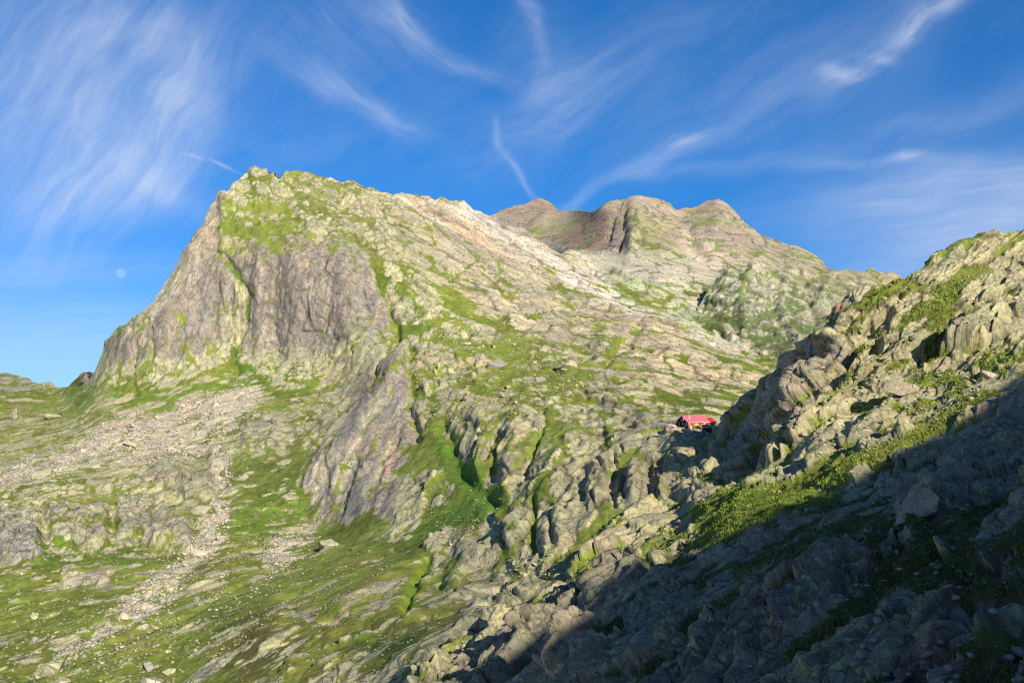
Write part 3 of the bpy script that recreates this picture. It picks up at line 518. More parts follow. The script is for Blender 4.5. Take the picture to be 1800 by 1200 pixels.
# near slope ribs and clefts; they run up to the right
a_ = lambda pts, w, v, w2=None: b(pts, w, v, w2, HA)
for pts, w, v in (([(1290, 760), (1340, 700), (1400, 620)], 10, 2.5), ([(1310, 790), (1370, 700), (1440, 620)], 8, -8), ([(1340, 780), (1400, 720), (1470, 640)], 8, 6), ([(1300, 830), (1380, 750), (1460, 690), (1540, 600)], 9, -7),
                  ([(1380, 780), (1450, 720), (1520, 660), (1600, 600)], 9, 4), ([(1460, 640), (1500, 590), (1560, 540)], 9, -5), ([(1460, 600), (1520, 550), (1580, 500)], 9, 4), ([(1250, 800), (1280, 770)], 6, 4), ([(1215, 850), (1245, 800), (1270, 770)], 6, -5),
                  ([(1270, 830), (1310, 800)], 16, -5), ([(1520, 690), (1600, 640), (1700, 580)], 7, -2.5), ([(1700, 560), (1740, 540), (1800, 500)], 18, 2.5), ([(1640, 460), (1700, 430), (1800, 412)], 12, 4),
                  ([(1560, 720), (1600, 690)], 7, 2), ([(1600, 940), (1650, 860), (1760, 760), (1850, 680)], 22, 2.4), ([(1560, 960), (1600, 900), (1640, 840)], 7, -1.6), ([(1380, 1040), (1480, 980), (1580, 900)], 12, 1.4),
                  ([(1500, 1060), (1560, 1000), (1590, 940)], 10, -1.6), ([(1260, 1140), (1400, 1060), (1480, 1010)], 20, 2.0), ([(1260, 1200), (1330, 1140), (1440, 1060)], 6, -1.0), ([(1350, 1210), (1480, 1120), (1600, 1050)], 26, 1.3),
                  ([(740, 1210), (790, 1150), (830, 1110)], 9, 4), ([(930, 1130), (1000, 1050), (1080, 990)], 10, 5), ([(900, 1120), (950, 1070), (1040, 1000)], 5, -5), ([(990, 1110), (1040, 1040), (1100, 980)], 7, -4), ([(1050, 1050), (1120, 990), (1180, 940)], 9, 4),
                  ([(1150, 1000), (1200, 950), (1250, 900)], 8, 2), ([(1040, 970), (1100, 920), (1170, 880)], 8, 3), ([(1100, 980), (1150, 940), (1190, 910)], 4, -3), ([(1440, 860), (1560, 800), (1680, 740)], 9, -1.5),
                  ([(1230, 1130), (1290, 1060), (1420, 1000), (1530, 940)], 14, 2.4), ([(1450, 1060), (1500, 1010), (1560, 960)], 6, -2.4), ([(1380, 1150), (1470, 1090), (1530, 1070)], 6, -1.4), ([(1420, 1190), (1540, 1110), (1680, 1040)], 16, 1.8),
                  ([(1560, 1200), (1640, 1120), (1760, 1060)], 7, -1.5), ([(1640, 1200), (1760, 1110), (1850, 1060)], 16, 1.4), ([(1700, 990), (1800, 930)], 12, 1.6), ([(1560, 1010), (1680, 950), (1800, 900)], 9, -1.8),
                  ([(1000, 1180), (1100, 1090), (1200, 1020)], 14, 3.4), ([(1060, 1190), (1150, 1110), (1230, 1060)], 7, -2.8), ([(880, 1190), (930, 1140)], 9, 3), ([(1130, 1190), (1200, 1130), (1260, 1090)], 10, 2.4), ([(1180, 1200), (1240, 1150), (1300, 1110)], 5, -1.8)):
    a_(pts, w, v*(1.6 if max(q[0] for q in pts) <= 1620 and min(q[1] for q in pts) < 760 and min(q[0] for q in pts) > 1200 else 1.0))
# ------------------------------------------------------------------ landforms
def line_at(pts, x):
    a = np.array(pts, float); return np.interp(x, a[:, 0], a[:, 1])
QUAL = 1.0
SURF = {}
def build_layer(name, x0, x1, dx, sky, ybot, dy, ctrl, H, rockfn, hscale, unit, back, mat, warp=5.0, smooth=0.0, stuff=None, tuss=0.15, soil=(.10, .085, .05), rough=.6):
    dx, dy = dx*QUAL, dy*QUAL
    xs = np.arange(x0, x1+dx, dx); ys = line_at(sky, xs)
    nr = int((ybot-ys.min())/dy)+1
    t = (np.linspace(0, 1, nr))[:, None]
    # rows packed evenly, last rows closing on the crest
    PY = ybot+(ys[None]-ybot)*t; PX = np.repeat(xs[None], nr, 0)
    rb = RBF(ctrl, smooth); D = rb(PX, PY)
    P = unproj(PX, PY, D)
    # far side of the crest falls away
    top = P[-1]; hd = top[:, :2]/np.linalg.norm(top[:, :2], axis=1)[:, None]
    rows = []
    acc_r = 0; acc_z = 0
    for st, sl in back:
        acc_r += st; acc_z += st*math.tan(R(sl))
        q = top.copy(); q[:, :2] += hd*acc_r; q[:, 2] -= acc_z; rows.append(q)
    P = np.concatenate([P, np.array(rows)], 0); nb = len(rows)
    PX2 = np.concatenate([PX, np.repeat(xs[None], nb, 0)], 0); PY2 = np.concatenate([PY, np.repeat(ys[None], nb, 0)], 0)
    def normals(P):
        du = np.gradient(P, axis=1); dv = np.gradient(P, axis=0)
        n = np.cross(du, dv); n /= np.linalg.norm(n, axis=2)[..., None]+1e-12
        return n
    n = normals(P)
    if (n[nr//2, :, :]*-P[nr//2]).sum(-1).mean() < 0: n = -n
    # broad relief
    wx = fbm(P.reshape(-1, 3)/(unit*18), 3, 3).reshape(PX2.shape)*warp; wy = fbm(P.reshape(-1, 3)/(unit*18)+50, 8, 3).reshape(PX2.shape)*warp
    SX = PX2+wx; SY = PY2+wy
    sc = np.ones(nr+nb); sc[nr:] = 1
    Hm = H(SX, SY)*hscale
    P1 = P+n*Hm[..., None]
    n1 = normals(P1); n1 *= np.sign((n1*n).sum(-1))[..., None]
    n1 = n1*0.5+n*0.5; n1 /= np.linalg.norm(n1, axis=2)[..., None]
    flat = P1.reshape(-1, 3)
    sp = np.maximum(np.linalg.norm(np.gradient(P1, axis=0), axis=2), np.linalg.norm(np.gradient(P1, axis=1), axis=2)).ravel()
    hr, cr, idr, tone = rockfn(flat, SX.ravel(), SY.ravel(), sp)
    gr = G(SX, SY).ravel()
    # grass settles in the low places between the rock
    ridge = fbm(flat/(unit*30), 21, 4, .55); mid = fbm(flat/(unit*6), 33, 3, .6)
    hs = hr.std()+1e-6
    steep = np.clip(0.62-n1[..., 2].ravel(), 0, 1)
    rank = idr*0.8+ridge*0.5+mid*0.4+steep*0.9
    rs = rank.std(); rank = (rank-np.median(rank))/rs
    q = ppf(gr); gm = sstep(q-rank, -0.045, 0.06)
    lvl = hr.mean()+(np.minimum(q, 1.5)-ridge*.3)*hs*0.55
    h = hr*(1-gm)+np.minimum(np.maximum(hr*0.30+lvl*.25, -hs), hs*.6)*gm + gm*tuss*unit*(fbm(flat/(unit*2.6), 5, 3, .6)+0.6*fbm(flat/(unit*9), 6, 2, .6))
    h = h+rough*(1-gm)*unit*0.35*sstep(unit*4/sp, 1.2, 4)*fbm(flat/(unit*2.2), 55, 3, .65)
    h2 = h.reshape(PX2.shape)
    for ax in (0, 1):                                   # weather the knife edges a little
        h2 = (np.roll(h2, 1, ax)+2*h2+np.roll(h2, -1, ax))/4
    if unit > .5: h2 = (np.roll(h2, 1, 1)+2*h2+np.roll(h2, -1, 1))/4
    h2[0], h2[-1], h2[:, 0], h2[:, -1] = 0, 0, 0, 0
    P2 = P1+n1*(h2*(1-.85*FLAT(PX2, PY2)))[..., None]
    # colour of the ground, with the foreground shade painted into the tints
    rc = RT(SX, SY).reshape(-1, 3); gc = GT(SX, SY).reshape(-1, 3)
    m1 = fbm(flat/(unit*14), 71, 4, .6); m2 = fbm(flat/(unit*4), 76, 3, .6); m3 = fbm(flat/(unit*40), 79, 3, .6)
    lich = sstep(m1, -.1, .5)[:, None]
    rc = rc*(1+0.18*m2+.30*tone)[:, None]*(1+np.array([.06, 0, -.08])*tone[:, None])
    rc = rc*(1-lich*.5)+rc*np.array([1.03, 1.06, .80])*lich*.5
    rc = rc*(1-sstep(m3, .05, .6)[:, None]*np.array([.04, .10, .08]))
    wet = fbm(flat*np.array([1, 1, .10])/(unit*3.0), 83, 4, .6)*np.clip(1.25-1.5*n1[..., 2].ravel(), 0, 1)
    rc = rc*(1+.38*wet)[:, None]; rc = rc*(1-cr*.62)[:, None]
    gv = 1+0.28*m2+.25*m3
    dry = sstep(fbm(flat/(unit*25), 91, 4, .6), -.05, .6)[:, None]
    gc = gc*gv[:, None]; gc = gc*(1-dry*.35)+gc*np.array([1.35, 1.0, 1.3])*dry*.35
    if unit < .5:                                       # map lichen on the near rock
        sp_l = sstep(fbm(flat/(unit*1.7), 111, 4, .7), .22, .5)*sstep(fbm(flat/(unit*16), 115, 2, .5), -.25, .4)
        rc = rc*(1-sp_l[:, None]*.6)+np.array([.36, .40, .14])*sp_l[:, None]*.6
    edge = (gm*(1-gm)*4)[:, None]
    col = rc*(1-gm[:, None])+gc*gm[:, None]; col = col*(1-edge*.28)+np.array(soil)*edge*.28
    col = np.clip(col, 0.01, .8)
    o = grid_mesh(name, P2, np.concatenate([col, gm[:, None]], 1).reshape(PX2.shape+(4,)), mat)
    o['kind'] = 'structure'
    SURF[name] = (PX[:, 0*nb:], PY, P2[:nr], n1[:nr], gm.reshape(PX2.shape)[:nr], xs, ys, ybot, nr)
    print('layer', name, P2.shape, 'rock sd %.2f' % hs, 'grass %.2f' % gm.mean(), 'sun %.2f' % (n1[:nr]@SUN).mean(), '%.0fs' % (time.time()-T0))
    return o
def blend(parts):
    def fn(p, x, y, sp):
        tot = 0; H_ = 0; C_ = 0; I_ = 0
        ws = [m(x, y) if m is not None else np.ones(len(p))*1.0 for m, _ in parts]
        rest = np.ones(len(p)); used = []
        for w in ws[::-1]: w_ = np.clip(w, 0, 1)*rest; used.append(w_); rest = rest-w_
        used = used[::-1]
        h = np.zeros(len(p), np.float32); c = h.copy(); i = h.copy(); t = h.copy()
        for (m, f), w in zip(parts, used):
            sel = w > 0.01
            if not sel.any(): continue
            a, b_, c_, d_ = f(p[sel], sp[sel]); t[sel] += d_*w[sel]; h[sel] += a*w[sel]; c[sel] += b_*w[sel]; i[sel] += c_*w[sel]
        return h, c, i, t
    return fn
def region(*polys, feather=20):
    m = Map(0)
    for p in polys: m.poly(p, 1.0, feather, 'max')
    return m

# the great peak with the valley and the hut terrace
SKY_B = [(-160, 700), (0, 690), (30, 690), (60, 684), (100, 681), (122, 679), (140, 672), (150, 668), (165, 655), (185, 600), (205, 575), (250, 546), (270, 529), (300, 482), (330, 436), (350, 402), (375, 352), (385, 338), (400, 336), (412, 322), (430, 306), (450, 300), (470, 296), (485, 300), (492, 311), (500, 304), (520, 298), (545, 301), (560, 309), (580, 309), (600, 318), (620, 314), (640, 320), (665, 332), (690, 343), (705, 341), (730, 340), (755, 344), (765, 351), (778, 342), (790, 351), (810, 353), (830, 366), (850, 373), (865, 381), (880, 391), (920, 404), (950, 427), (985, 445), (1010, 467), (1040, 487), (1075, 502), (1110, 522), (1150, 547), (1190, 562), (1230, 577), (1270, 602), (1310, 617), (1350, 632), (1400, 647), (1450, 690), (1800, 860)]
CT_B = [(-160, 700, 930), (0, 690, 950), (115, 680, 990), (165, 655, 870), (205, 575, 860), (300, 480, 875), (375, 350, 905), (450, 300, 945), (600, 317, 990), (700, 341, 1030), (790, 350, 1060), (865, 381, 1070), (950, 427, 1030), (1040, 487, 975), (1110, 522, 935), (1190, 562, 885), (1270, 602, 835), (1400, 647, 765), (1500, 760, 560),
 (150, 705, 820), (215, 690, 795), (300, 690, 780), (430, 655, 812), (490, 682, 772), (590, 690, 740), (690, 600, 765), (400, 420, 868), (540, 415, 855), (620, 445, 838), (665, 470, 835), (300, 560, 835), (420, 520, 845), (550, 540, 818), (640, 560, 802),
 (470, 360, 905), (560, 360, 915), (650, 400, 905), (720, 450, 880), (800, 450, 925), (900, 500, 900), (1000, 520, 905), (800, 520, 840), (740, 560, 790), (900, 580, 790), (1000, 600, 750), (1100, 600, 770), (1200, 620, 740), (1300, 660, 690), (1100, 660, 630), (1200, 700, 580), (1000, 680, 610), (900, 660, 665), (800, 640, 705), (720, 660, 690), (1280, 725, 540),
 (1250, 738, 490), (1200, 751, 450), (1130, 748, 468), (1150, 790, 410), (1050, 740, 515), (950, 760, 485), (850, 720, 565), (1180, 850, 345), (1100, 860, 350), (1000, 860, 375), (900, 840, 425), (830, 860, 445), (690, 640, 705), (600, 760, 615), (680, 760, 605), (720, 780, 570), (520, 830, 580), (575, 930, 500), (640, 900, 485), (720, 900, 455), (790, 850, 470), (770, 760, 560),
 (800, 950, 385), (900, 950, 335), (1000, 960, 300), (1060, 900, 320), (900, 1030, 280), (820, 1100, 245), (740, 1190, 205), (60, 720, 870), (250, 740, 715), (400, 720, 725), (200, 800, 640), (350, 800, 640), (450, 800, 620), (100, 800, 660), (50, 870, 560), (200, 880, 560), (320, 880, 550), (430, 900, 530), (100, 960, 480), (300, 970, 470), (480, 960, 470), (0, 1000, 450), (200, 1050, 400), (400, 1040, 390), (600, 1000, 385), (500, 1100, 320), (650, 1100, 290), (100, 1150, 350), (300, 1180, 320), (550, 1200, 255), (700, 1200, 218), (0, 1250, 310), (1200, 1000, 260), (1200, 1250, 180), (1500, 900, 300), (600, 1310, 200), (1560, 1200, 200)]
UP = (0, 0, 1)
wall = region([(150, 700), (180, 600), (250, 540), (390, 340), (400, 430), (540, 405), (660, 450), (700, 580), (640, 690), (480, 690), (420, 640), (300, 690)], feather=14)
face = region([(700, 600), (725, 650), (712, 700), (724, 760), (758, 800), (705, 850), (690, 910), (575, 940), (540, 890), (510, 835), (560, 780), (605, 730), (645, 680)], feather=14)
terr = region([(-80, 860), (360, 820), (390, 880), (350, 970), (-80, 1000)], [(420, 720), (510, 720), (500, 800), (420, 800)], feather=20)
butt = region([(690, 600), (720, 650), (720, 760), (800, 850), (700, 950), (560, 940), (510, 830), (560, 740), (640, 680)], [(780, 700), (1060, 740), (1180, 800), (1200, 900), (1040, 1000), (800, 1000), (700, 1100)], feather=16)
flank = region([(690, 330), (900, 380), (1500, 640), (1300, 760), (1120, 720), (1000, 620), (820, 560), (740, 520)], feather=24)
low = region([(0, 690), (150, 705), (420, 650), (520, 700), (500, 820), (560, 950), (700, 980), (860, 1000), (740, 1220), (0, 1250), (-100, 900)], feather=24)
bs_main = [(28, .28), (10, .38), (3.6, .34), (1.6, .26)]
rockB = blend([
    (None, lambda p, sp: rock(p, sp, [((.1, -.45, .9), 1.6), ((-.5, -.6, .6), .8)], bs_main, 2)),
    (wall, lambda p, sp: rock(p, sp, [((.02, -.35, 1), 4.5)], [(15, .22), (5.5, .25), (2.2, .25)], 9, cc=.6, beds=[((1, .1, .2), 5, .10), ((1, .1, .2), 2.2, .12)])),
    (flank, lambda p, sp: rock(p, sp, [((.80, -.15, -.55), 5)], [(24, .24), (8.5, .30), (3.3, .30), (1.5, .24)], 14, beds=[((.42, .33, .78), 10, .16), ((.42, .33, .78), 3.4, .16)])),
    (butt, lambda p, sp: rock(p, sp, [((.26, .93, .23), 3.2)], [(24, .24), (9, .26), (3.4, .26), (1.4, .22)], 19, dip=(-.7, 0, .1), crack=.3, beds=[((.93, -.28, .08), 9, .20), ((.93, -.28, .08), 3.1, .18)])),
    (low, lambda p, sp: rock(p, sp, [((.89, .38, .25), 2.4)], [(16, .22), (6, .28), (2.6, .28), (1.3, .2)], 25, beds=[((-.3, .75, .6), 4.5, .14)])),
    (terr, lambda p, sp: rock(p, sp, [((.1, -.35, .9), 2.8)], [(14, .34), (5, .36), (2.4, .34), (1.2, .25)], 29, crack=.35)),
    (face, lambda p, sp: rock(p, sp, [((.085, .92, .39), 5)], [(16, .20), (6, .22), (2.4, .22), (1.2, .18)], 23, cc=.7, beds=[((.986, -.11, .05), 7, .16), ((.986, -.11, .05), 2.6, .18)]))])
BACK_B = [(2, 5), (4, 25), (8, 40), (20, 45), (60, 45), (150, 42), (300, 38)]
M_B = terrain_mat('valley_ground', .8, 1.25)
build_layer('mountain', -160, 1560, 1.5, SKY_B, 1310, 1.15, CT_B, HB, rockB, 0.5, 1.0, BACK_B, M_B)

# near slope with the spur that runs down to the hut
SKY_A = [(640, 1290), (735, 1207), (760, 1172), (790, 1142), (850, 1116), (900, 1080), (960, 1036), (1010, 1000), (1050, 962), (1090, 927), (1140, 897), (1180, 880), (1197, 850), (1215, 803), (1238, 768), (1256, 752), (1280, 737), (1310, 710), (1335, 698), (1355, 674), (1375, 650), (1400, 620), (1415, 592), (1440, 574), (1452, 552), (1480, 530), (1500, 516), (1540, 500), (1570, 488), (1600, 478), (1628, 466), (1634, 454), (1660, 446), (1680, 434), (1700, 429), (1740, 419), (1770, 411), (1800, 413), (1850, 405), (1960, 396)]
CT_A = [(640, 1290, 185), (735, 1207, 200), (850, 1116, 225), (960, 1036, 252), (1050, 962, 287), (1140, 897, 312), (1190, 876, 332), (1215, 803, 385), (1240, 766, 425), (1258, 751, 443), (1310, 710, 424), (1375, 650, 390), (1415, 592, 362), (1480, 530, 336), (1570, 488, 332), (1632, 460, 338), (1700, 429, 348), (1800, 413, 360), (1960, 396, 350),
 (800, 1290, 150), (900, 1200, 163), (1000, 1200, 125), (1100, 1200, 100), (1250, 1200, 76), (1400, 1200, 61), (1600, 1200, 47), (1800, 1200, 37), (1960, 1300, 29), (1000, 1300, 98), (1400, 1300, 50), (1000, 1100, 178), (1100, 1100, 143), (1250, 1100, 104), (1400, 1100, 81), (1600, 1100, 62), (1800, 1100, 48),
 (1060, 1000, 238), (1150, 1000, 195), (1300, 1000, 134), (1400, 1000, 108), (1600, 1000, 80), (1800, 1000, 64), (1150, 925, 272), (1250, 905, 230), (1330, 900, 188), (1400, 900, 160), (1500, 900, 136), (1650, 900, 110), (1800, 900, 93), (1225, 868, 287), (1290, 850, 264), (1400, 845, 225), (1500, 800, 212), (1600, 800, 190), (1800, 800, 148),
 (1270, 822, 325), (1235, 795, 378), (1330, 760, 350), (1420, 740, 290), (1500, 720, 282), (1650, 700, 258), (1800, 700, 224), (1370, 690, 352), (1450, 650, 314), (1550, 620, 304), (1700, 600, 298), (1800, 600, 288), (1450, 585, 334), (1550, 540, 320), (1700, 500, 330), (1800, 500, 332), (1960, 800, 115), (1960, 1000, 54), (1960, 600, 265)]
nearfar = region([(1180, 1100), (1960, 560), (1960, 1300), (1100, 1300)], feather=120)
FA = [((.80, .42, .42), 3.2)]
rockA = blend([
    (None, lambda p, sp: rock(p, sp, FA, [(17, .38), (6, .44), (2.2, .40), (.9, .30)], 31, tilt=1.25, crack=.26, blk=.35, dip=(-.8, .2, .2), beds=[((-.57, .72, .38), 5.5, .30), ((-.57, .72, .38), 1.9, .26)])),
    (nearfar, lambda p, sp: rock(p, sp, FA, [(14, .38), (5, .42), (1.8, .36), (.65, .28)], 37, tilt=1.25, crack=.28, blk=.35, dip=(-.8, .2, .2), beds=[((-.57, .72, .38), 3.6, .30), ((-.57, .72, .38), 1.2, .26)]))])
BACK_A = [(1, 5), (2, 30), (4, 50), (10, 60), (30, 60), (60, 50)]
M_A = terrain_mat('near_slope_ground', 0.30, 1.3)
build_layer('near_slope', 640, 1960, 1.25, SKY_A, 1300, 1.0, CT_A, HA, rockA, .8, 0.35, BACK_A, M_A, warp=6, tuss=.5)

# peaks behind
SKY_C = [(940, 462), (985, 446), (1010, 442), (1040, 445), (1055, 446), (1070, 432), (1080, 410), (1087, 388), (1092, 368), (1098, 354), (1108, 345), (1130, 344), (1145, 347), (1160, 350), (1175, 356), (1190, 363), (1215, 366), (1240, 354), (1262, 349), (1275, 357), (1290, 367), (1305, 386), (1330, 410), (1345, 415), (1365, 421), (1380, 428), (1400, 431), (1430, 446), (1445, 458), (1458, 474), (1500, 520), (1700, 600)]
CT_C = [(940, 462, 1250), (1040, 445, 1430), (1055, 446, 1500), (1070, 432, 1580), (1087, 388, 1850), (1094, 365, 2020), (1130, 344, 2200), (1215, 366, 2250), (1262, 349, 2300), (1330, 410, 2150), (1458, 474, 1900), (1110, 440, 1520), (1200, 440, 1650), (1300, 450, 1750), (1160, 400, 1850), (1260, 400, 2000), (1100, 480, 1300), (1200, 520, 1250), (1300, 560, 1150), (1400, 640, 1000), (1200, 600, 1050), (1300, 480, 1550), (1450, 520, 1500), (1100, 560, 1100), (1500, 800, 900), (1000, 700, 900)]
rockC = blend([(None, lambda p, sp: rock(p, sp, [((.2, -.5, .85), 1.8)], [(60, .08), (22, .14), (9, .20), (4, .16)], 41))])
M_C = terrain_mat('far_ground', 1.7, 1.4)
BACK_C = [(5, 10), (10, 35), (40, 45), (150, 45), (500, 45)]
build_layer('far_mountain', 940, 1700, 1.6, SKY_C, 720, 1.5, CT_C, HC, rockC, .45, 2.6, BACK_C, M_C, warp=4)
SKY_C1 = [(800, 400), (845, 385), (870, 374), (900, 362), (925, 358), (936, 351), (947, 348), (957, 351), (966, 354), (974, 362), (982, 371), (1000, 370), (1020, 369), (1035, 372), (1047, 370), (1060, 360), (1072, 353), (1090, 350), (1130, 350), (1180, 380), (1220, 420)]
CT_C1 = [(800, 400, 2500), (870, 374, 2600), (947, 348, 2900), (1000, 370, 2700), (1060, 360, 2080), (1130, 350, 2350), (1220, 420, 2300), (900, 420, 2100), (1000, 430, 1780), (1080, 430, 1570), (1050, 395, 1880), (1084, 395, 1800), (950, 500, 1800), (1200, 500, 1900)]
build_layer('brown_mountain', 800, 1220, 1.6, SKY_C1, 510, 1.5, CT_C1, HC, rockC, .8, 3.0, BACK_C, M_C, warp=4)
SKY_C3 = [(1225, 540), (1245, 505), (1262, 488), (1280, 474), (1300, 467), (1325, 463), (1345, 466), (1370, 470), (1385, 474), (1400, 473), (1425, 480), (1450, 477), (1470, 475), (1490, 471), (1503, 473), (1515, 478), (1527, 470), (1535, 470), (1543, 476), (1556, 476), (1575, 480), (1600, 490), (1700, 500)]
CT_C3 = [(1225, 540, 1190), (1262, 488, 1255), (1325, 463, 1300), (1400, 473, 1330), (1500, 471, 1400), (1600, 490, 1400), (1700, 500, 1380), (1300, 540, 1135), (1400, 560, 1080), (1500, 540, 1150), (1350, 620, 960), (1450, 620, 900), (1250, 620, 1015), (1600, 640, 900)]
rockC3 = blend([(None, lambda p, sp: rock(p, sp, [((.1, -.5, .86), 3.6)], [(34, .34), (13, .5), (5.5, .5)], 47))])
build_layer('green_ridge', 1225, 1700, 1.6, SKY_C3, 700, 1.5, CT_C3, HC, rockC3, .25, 1.7, BACK_C, M_C, warp=4)
# low ridges beyond the pass on the left
SKY_D = [(-200, 640), (-60, 650), (0, 655), (12, 654), (22, 658), (35, 659), (50, 664), (62, 671), (75, 673), (92, 675), (110, 682), (180, 700)]
CT_D = [(-200, 640, 1700), (0, 655, 1650), (110, 682, 1500), (0, 720, 1300), (180, 720, 1250), (-200, 720, 1350)]
G.poly([(-100, 630), (60, 660), (110, 682), (0, 688), (-100, 692)], .25, 2)
RT.poly([(-100, 630), (60, 660), (110, 682), (0, 688), (-100, 692)], (.27, .25, .17), 2)
build_layer('left_ridge', -200, 180, 1.6, SKY_D, 740, 1.5, CT_D, HC, rockC3, 0, 2.0, BACK_C, M_C, warp=2)
SKY_D2 = [(60, 700), (100, 690), (118, 680), (125, 672), (133, 665), (140, 660), (148, 653), (156, 651), (165, 655), (200, 660), (260, 680)]
CT_D2 = [(60, 700, 1000), (118, 680, 960), (156, 651, 905), (200, 660, 880), (260, 680, 870), (150, 720, 880), (60, 740, 940), (260, 740, 850)]
RT.poly([(110, 684), (135, 655), (165, 645), (170, 660), (150, 672)], (.29, .23, .17), 2)
build_layer('rocky_shoulder', 60, 260, 1.6, SKY_D2, 740, 1.5, CT_D2, HC, rockC3, 0, 1.5, BACK_C, M_C, warp=2)

def ground(layer, px, py):
    """world point, normal and grass share of a landform where the survey line of sight (px, py) meets it"""
    PX, PY, P, n, gm, xs, ys, ybot, nr = SURF[layer]
    i = np.clip(np.round((np.asarray(px, float)-xs[0])/(xs[1]-xs[0])).astype(int), 0, len(xs)-1)
    t = (np.asarray(py, float)-ybot)/(ys[i]-ybot); r = np.clip(np.round(t*(nr-1)).astype(int), 0, nr-1)
    return P[r, i], n[r, i], gm[r, i]

# the ridge behind the camera whose shadow lies over the foreground
def shadow_ridge():
    edge = [(640, 1330), (790, 1212), (845, 1172), (915, 1122), (975, 1070), (1030, 1035), (1100, 1020), (1180, 990), (1290, 935), (1370, 885), (1440, 870), (1500, 832), (1580, 800), (1650, 765), (1700, 725), (1760, 680), (1850, 615), (1960, 540)]
    pts = []
    for x, y in edge:
        D = float(RBF_A(np.array([x]), np.array([y]))[0]) if x >= 640 else 200
        pts.append(unproj(np.array([x]), np.array([y]), np.array([D]))[0])
    P = np.array(pts)
    S = (P[:, 1]+95)/-SUN[1]                             # metres along the sun's rays to the crest, 95 m behind the camera
    crest = P+SUN*S[:, None]
    k = np.linspace(0, len(P)-1, 260); crest = np.stack([np.interp(k, np.arange(len(P)), crest[:, j]) for j in range(3)], 1)
    e0 = crest[0]+(crest[0]-crest[8])*4; e1 = crest[-1]+(crest[-1]-crest[-9])*8
    crest = np.concatenate([[e0], crest, [e1]])
    nz = fbm(crest/9.0, 4, 4, .55)*0.9; crest[:, 2] += nz
    hs = SUN[:2]/np.linalg.norm(SUN[:2])
    prof = [(-95, -120), (-60, -72), (-30, -34), (-14, -15), (-5, -4), (0, 0), (6, -2), (20, -9), (60, -34), (140, -80)]
    rows = []
    for u, dz in prof:
        q = crest.copy(); q[:, 0] += hs[0]*u; q[:, 1] += hs[1]*u; q[:, 2] += dz
        rows.append(q)
    Q = np.array(rows); Q += (fbm(Q.reshape(-1, 3)/6, 12, 3, .5).reshape(Q.shape[:2])*0.5*(np.abs(np.array([p[0] for p in prof])) > 1)[:, None])[..., None]
    col = np.zeros(Q.shape[:2]+(4,)); col[..., :3] = (.2, .19, .14)
    o = grid_mesh('ridge_behind', Q, col, M_A); o['kind'] = 'structure'
RBF_A = RBF(CT_A)
shadow_ridge()
# ------------------------------------------------------------------ loose rock
def ico(sub):
    bm = bmesh.new(); bmesh.ops.create_icosphere(bm, subdivisions=sub, radius=1.0)
    v = np.array([x.co[:] for x in bm.verts]); f = np.array([[y.index for y in x.verts] for x in bm.faces]); bm.free(); return v, f
ICO1, ICO3 = ico(1), ico(4)
def boulder_verts(seed, cuts=9, v=None, rough=.05):
    """rounded block cut by random joint planes"""
    r = np.random.RandomState(seed); v = (ICO3[0] if v is None else v).copy()
    for k in range(cuts):
        n = r.normal(size=3); n /= np.linalg.norm(n); d = r.uniform(.30, .66)
        t = v@n; over = t > d; v[over] -= (t[over]-d)[:, None]*n*1.0
    if rough: v += v*(_fbm(v*2.3+seed, seed % 20, 4, .6)*rough*1.9)[:, None]+v*(_vnoise(v*9+seed, 3)*rough*.5)[:, None]
    return v
def mesh_of(name, V, F, col, mat):
    me = bpy.data.meshes.new(name); nv, nf = len(V), len(F); k = F.shape[1]
    me.vertices.add(nv); me.vertices.foreach_set('co', V.reshape(-1).astype(np.float32))
    me.loops.add(nf*k); me.loops.foreach_set('vertex_index', F.reshape(-1).astype(np.int32))
    me.polygons.add(nf); me.polygons.foreach_set('loop_start', np.arange(0, nf*k, k, dtype=np.int32)); me.polygons.foreach_set('loop_total', np.full(nf, k, np.int32))
    me.update(); at = me.attributes.new('ground', 'FLOAT_COLOR', 'POINT')
    c4 = np.zeros((nv, 4), np.float32); c4[:, :3] = col; at.data.foreach_set('color', c4.reshape(-1)); me.materials.append(mat)
    return me
M_ROCK = {'mountain': terrain_mat('valley_boulder', .7), 'near_slope': terrain_mat('near_boulder', .5)}
def boulder(layer, px, py, w, h, seed, col, label, name='boulder', group=None, depthk=.9, sink=.42, rot=0, lean=0, cuts=9):
    P, n, _ = ground(layer, px, py+h*.35); D = proj(P)[2]; m = D/FPX
    V = boulder_verts(seed, cuts); V = V/(V.max(0)-V.min(0))*2
    S = np.array([w*m*.5, w*m*.5*depthk, h*m*.62])
    V = V*S
    a = R(lean); V = V@np.array([[math.cos(a), 0, -math.sin(a)], [0, 1, 0], [math.sin(a), 0, math.cos(a)]])
    mot = _fbm(V*.9/(m*3)+seed, 4, 3, .6)
    c = np.array(col)[None]*(1+.22*mot)[:, None]
    me = mesh_of(name, V, ICO3[1], np.clip(c, .02, .8), M_ROCK[layer])
    o = link(bpy.data.objects.new(name, me)); o.location = Vector(P)+Vector((0, 0, S[2]*(1-2*sink))); o.rotation_euler = (0, 0, R(rot))
    return tag(o, label, 'boulder', group)
LB, PB, GB, RB_ = (.36, .335, .20), (.40, .35, .245), (.27, .25, .20), (.36, .24, .16)
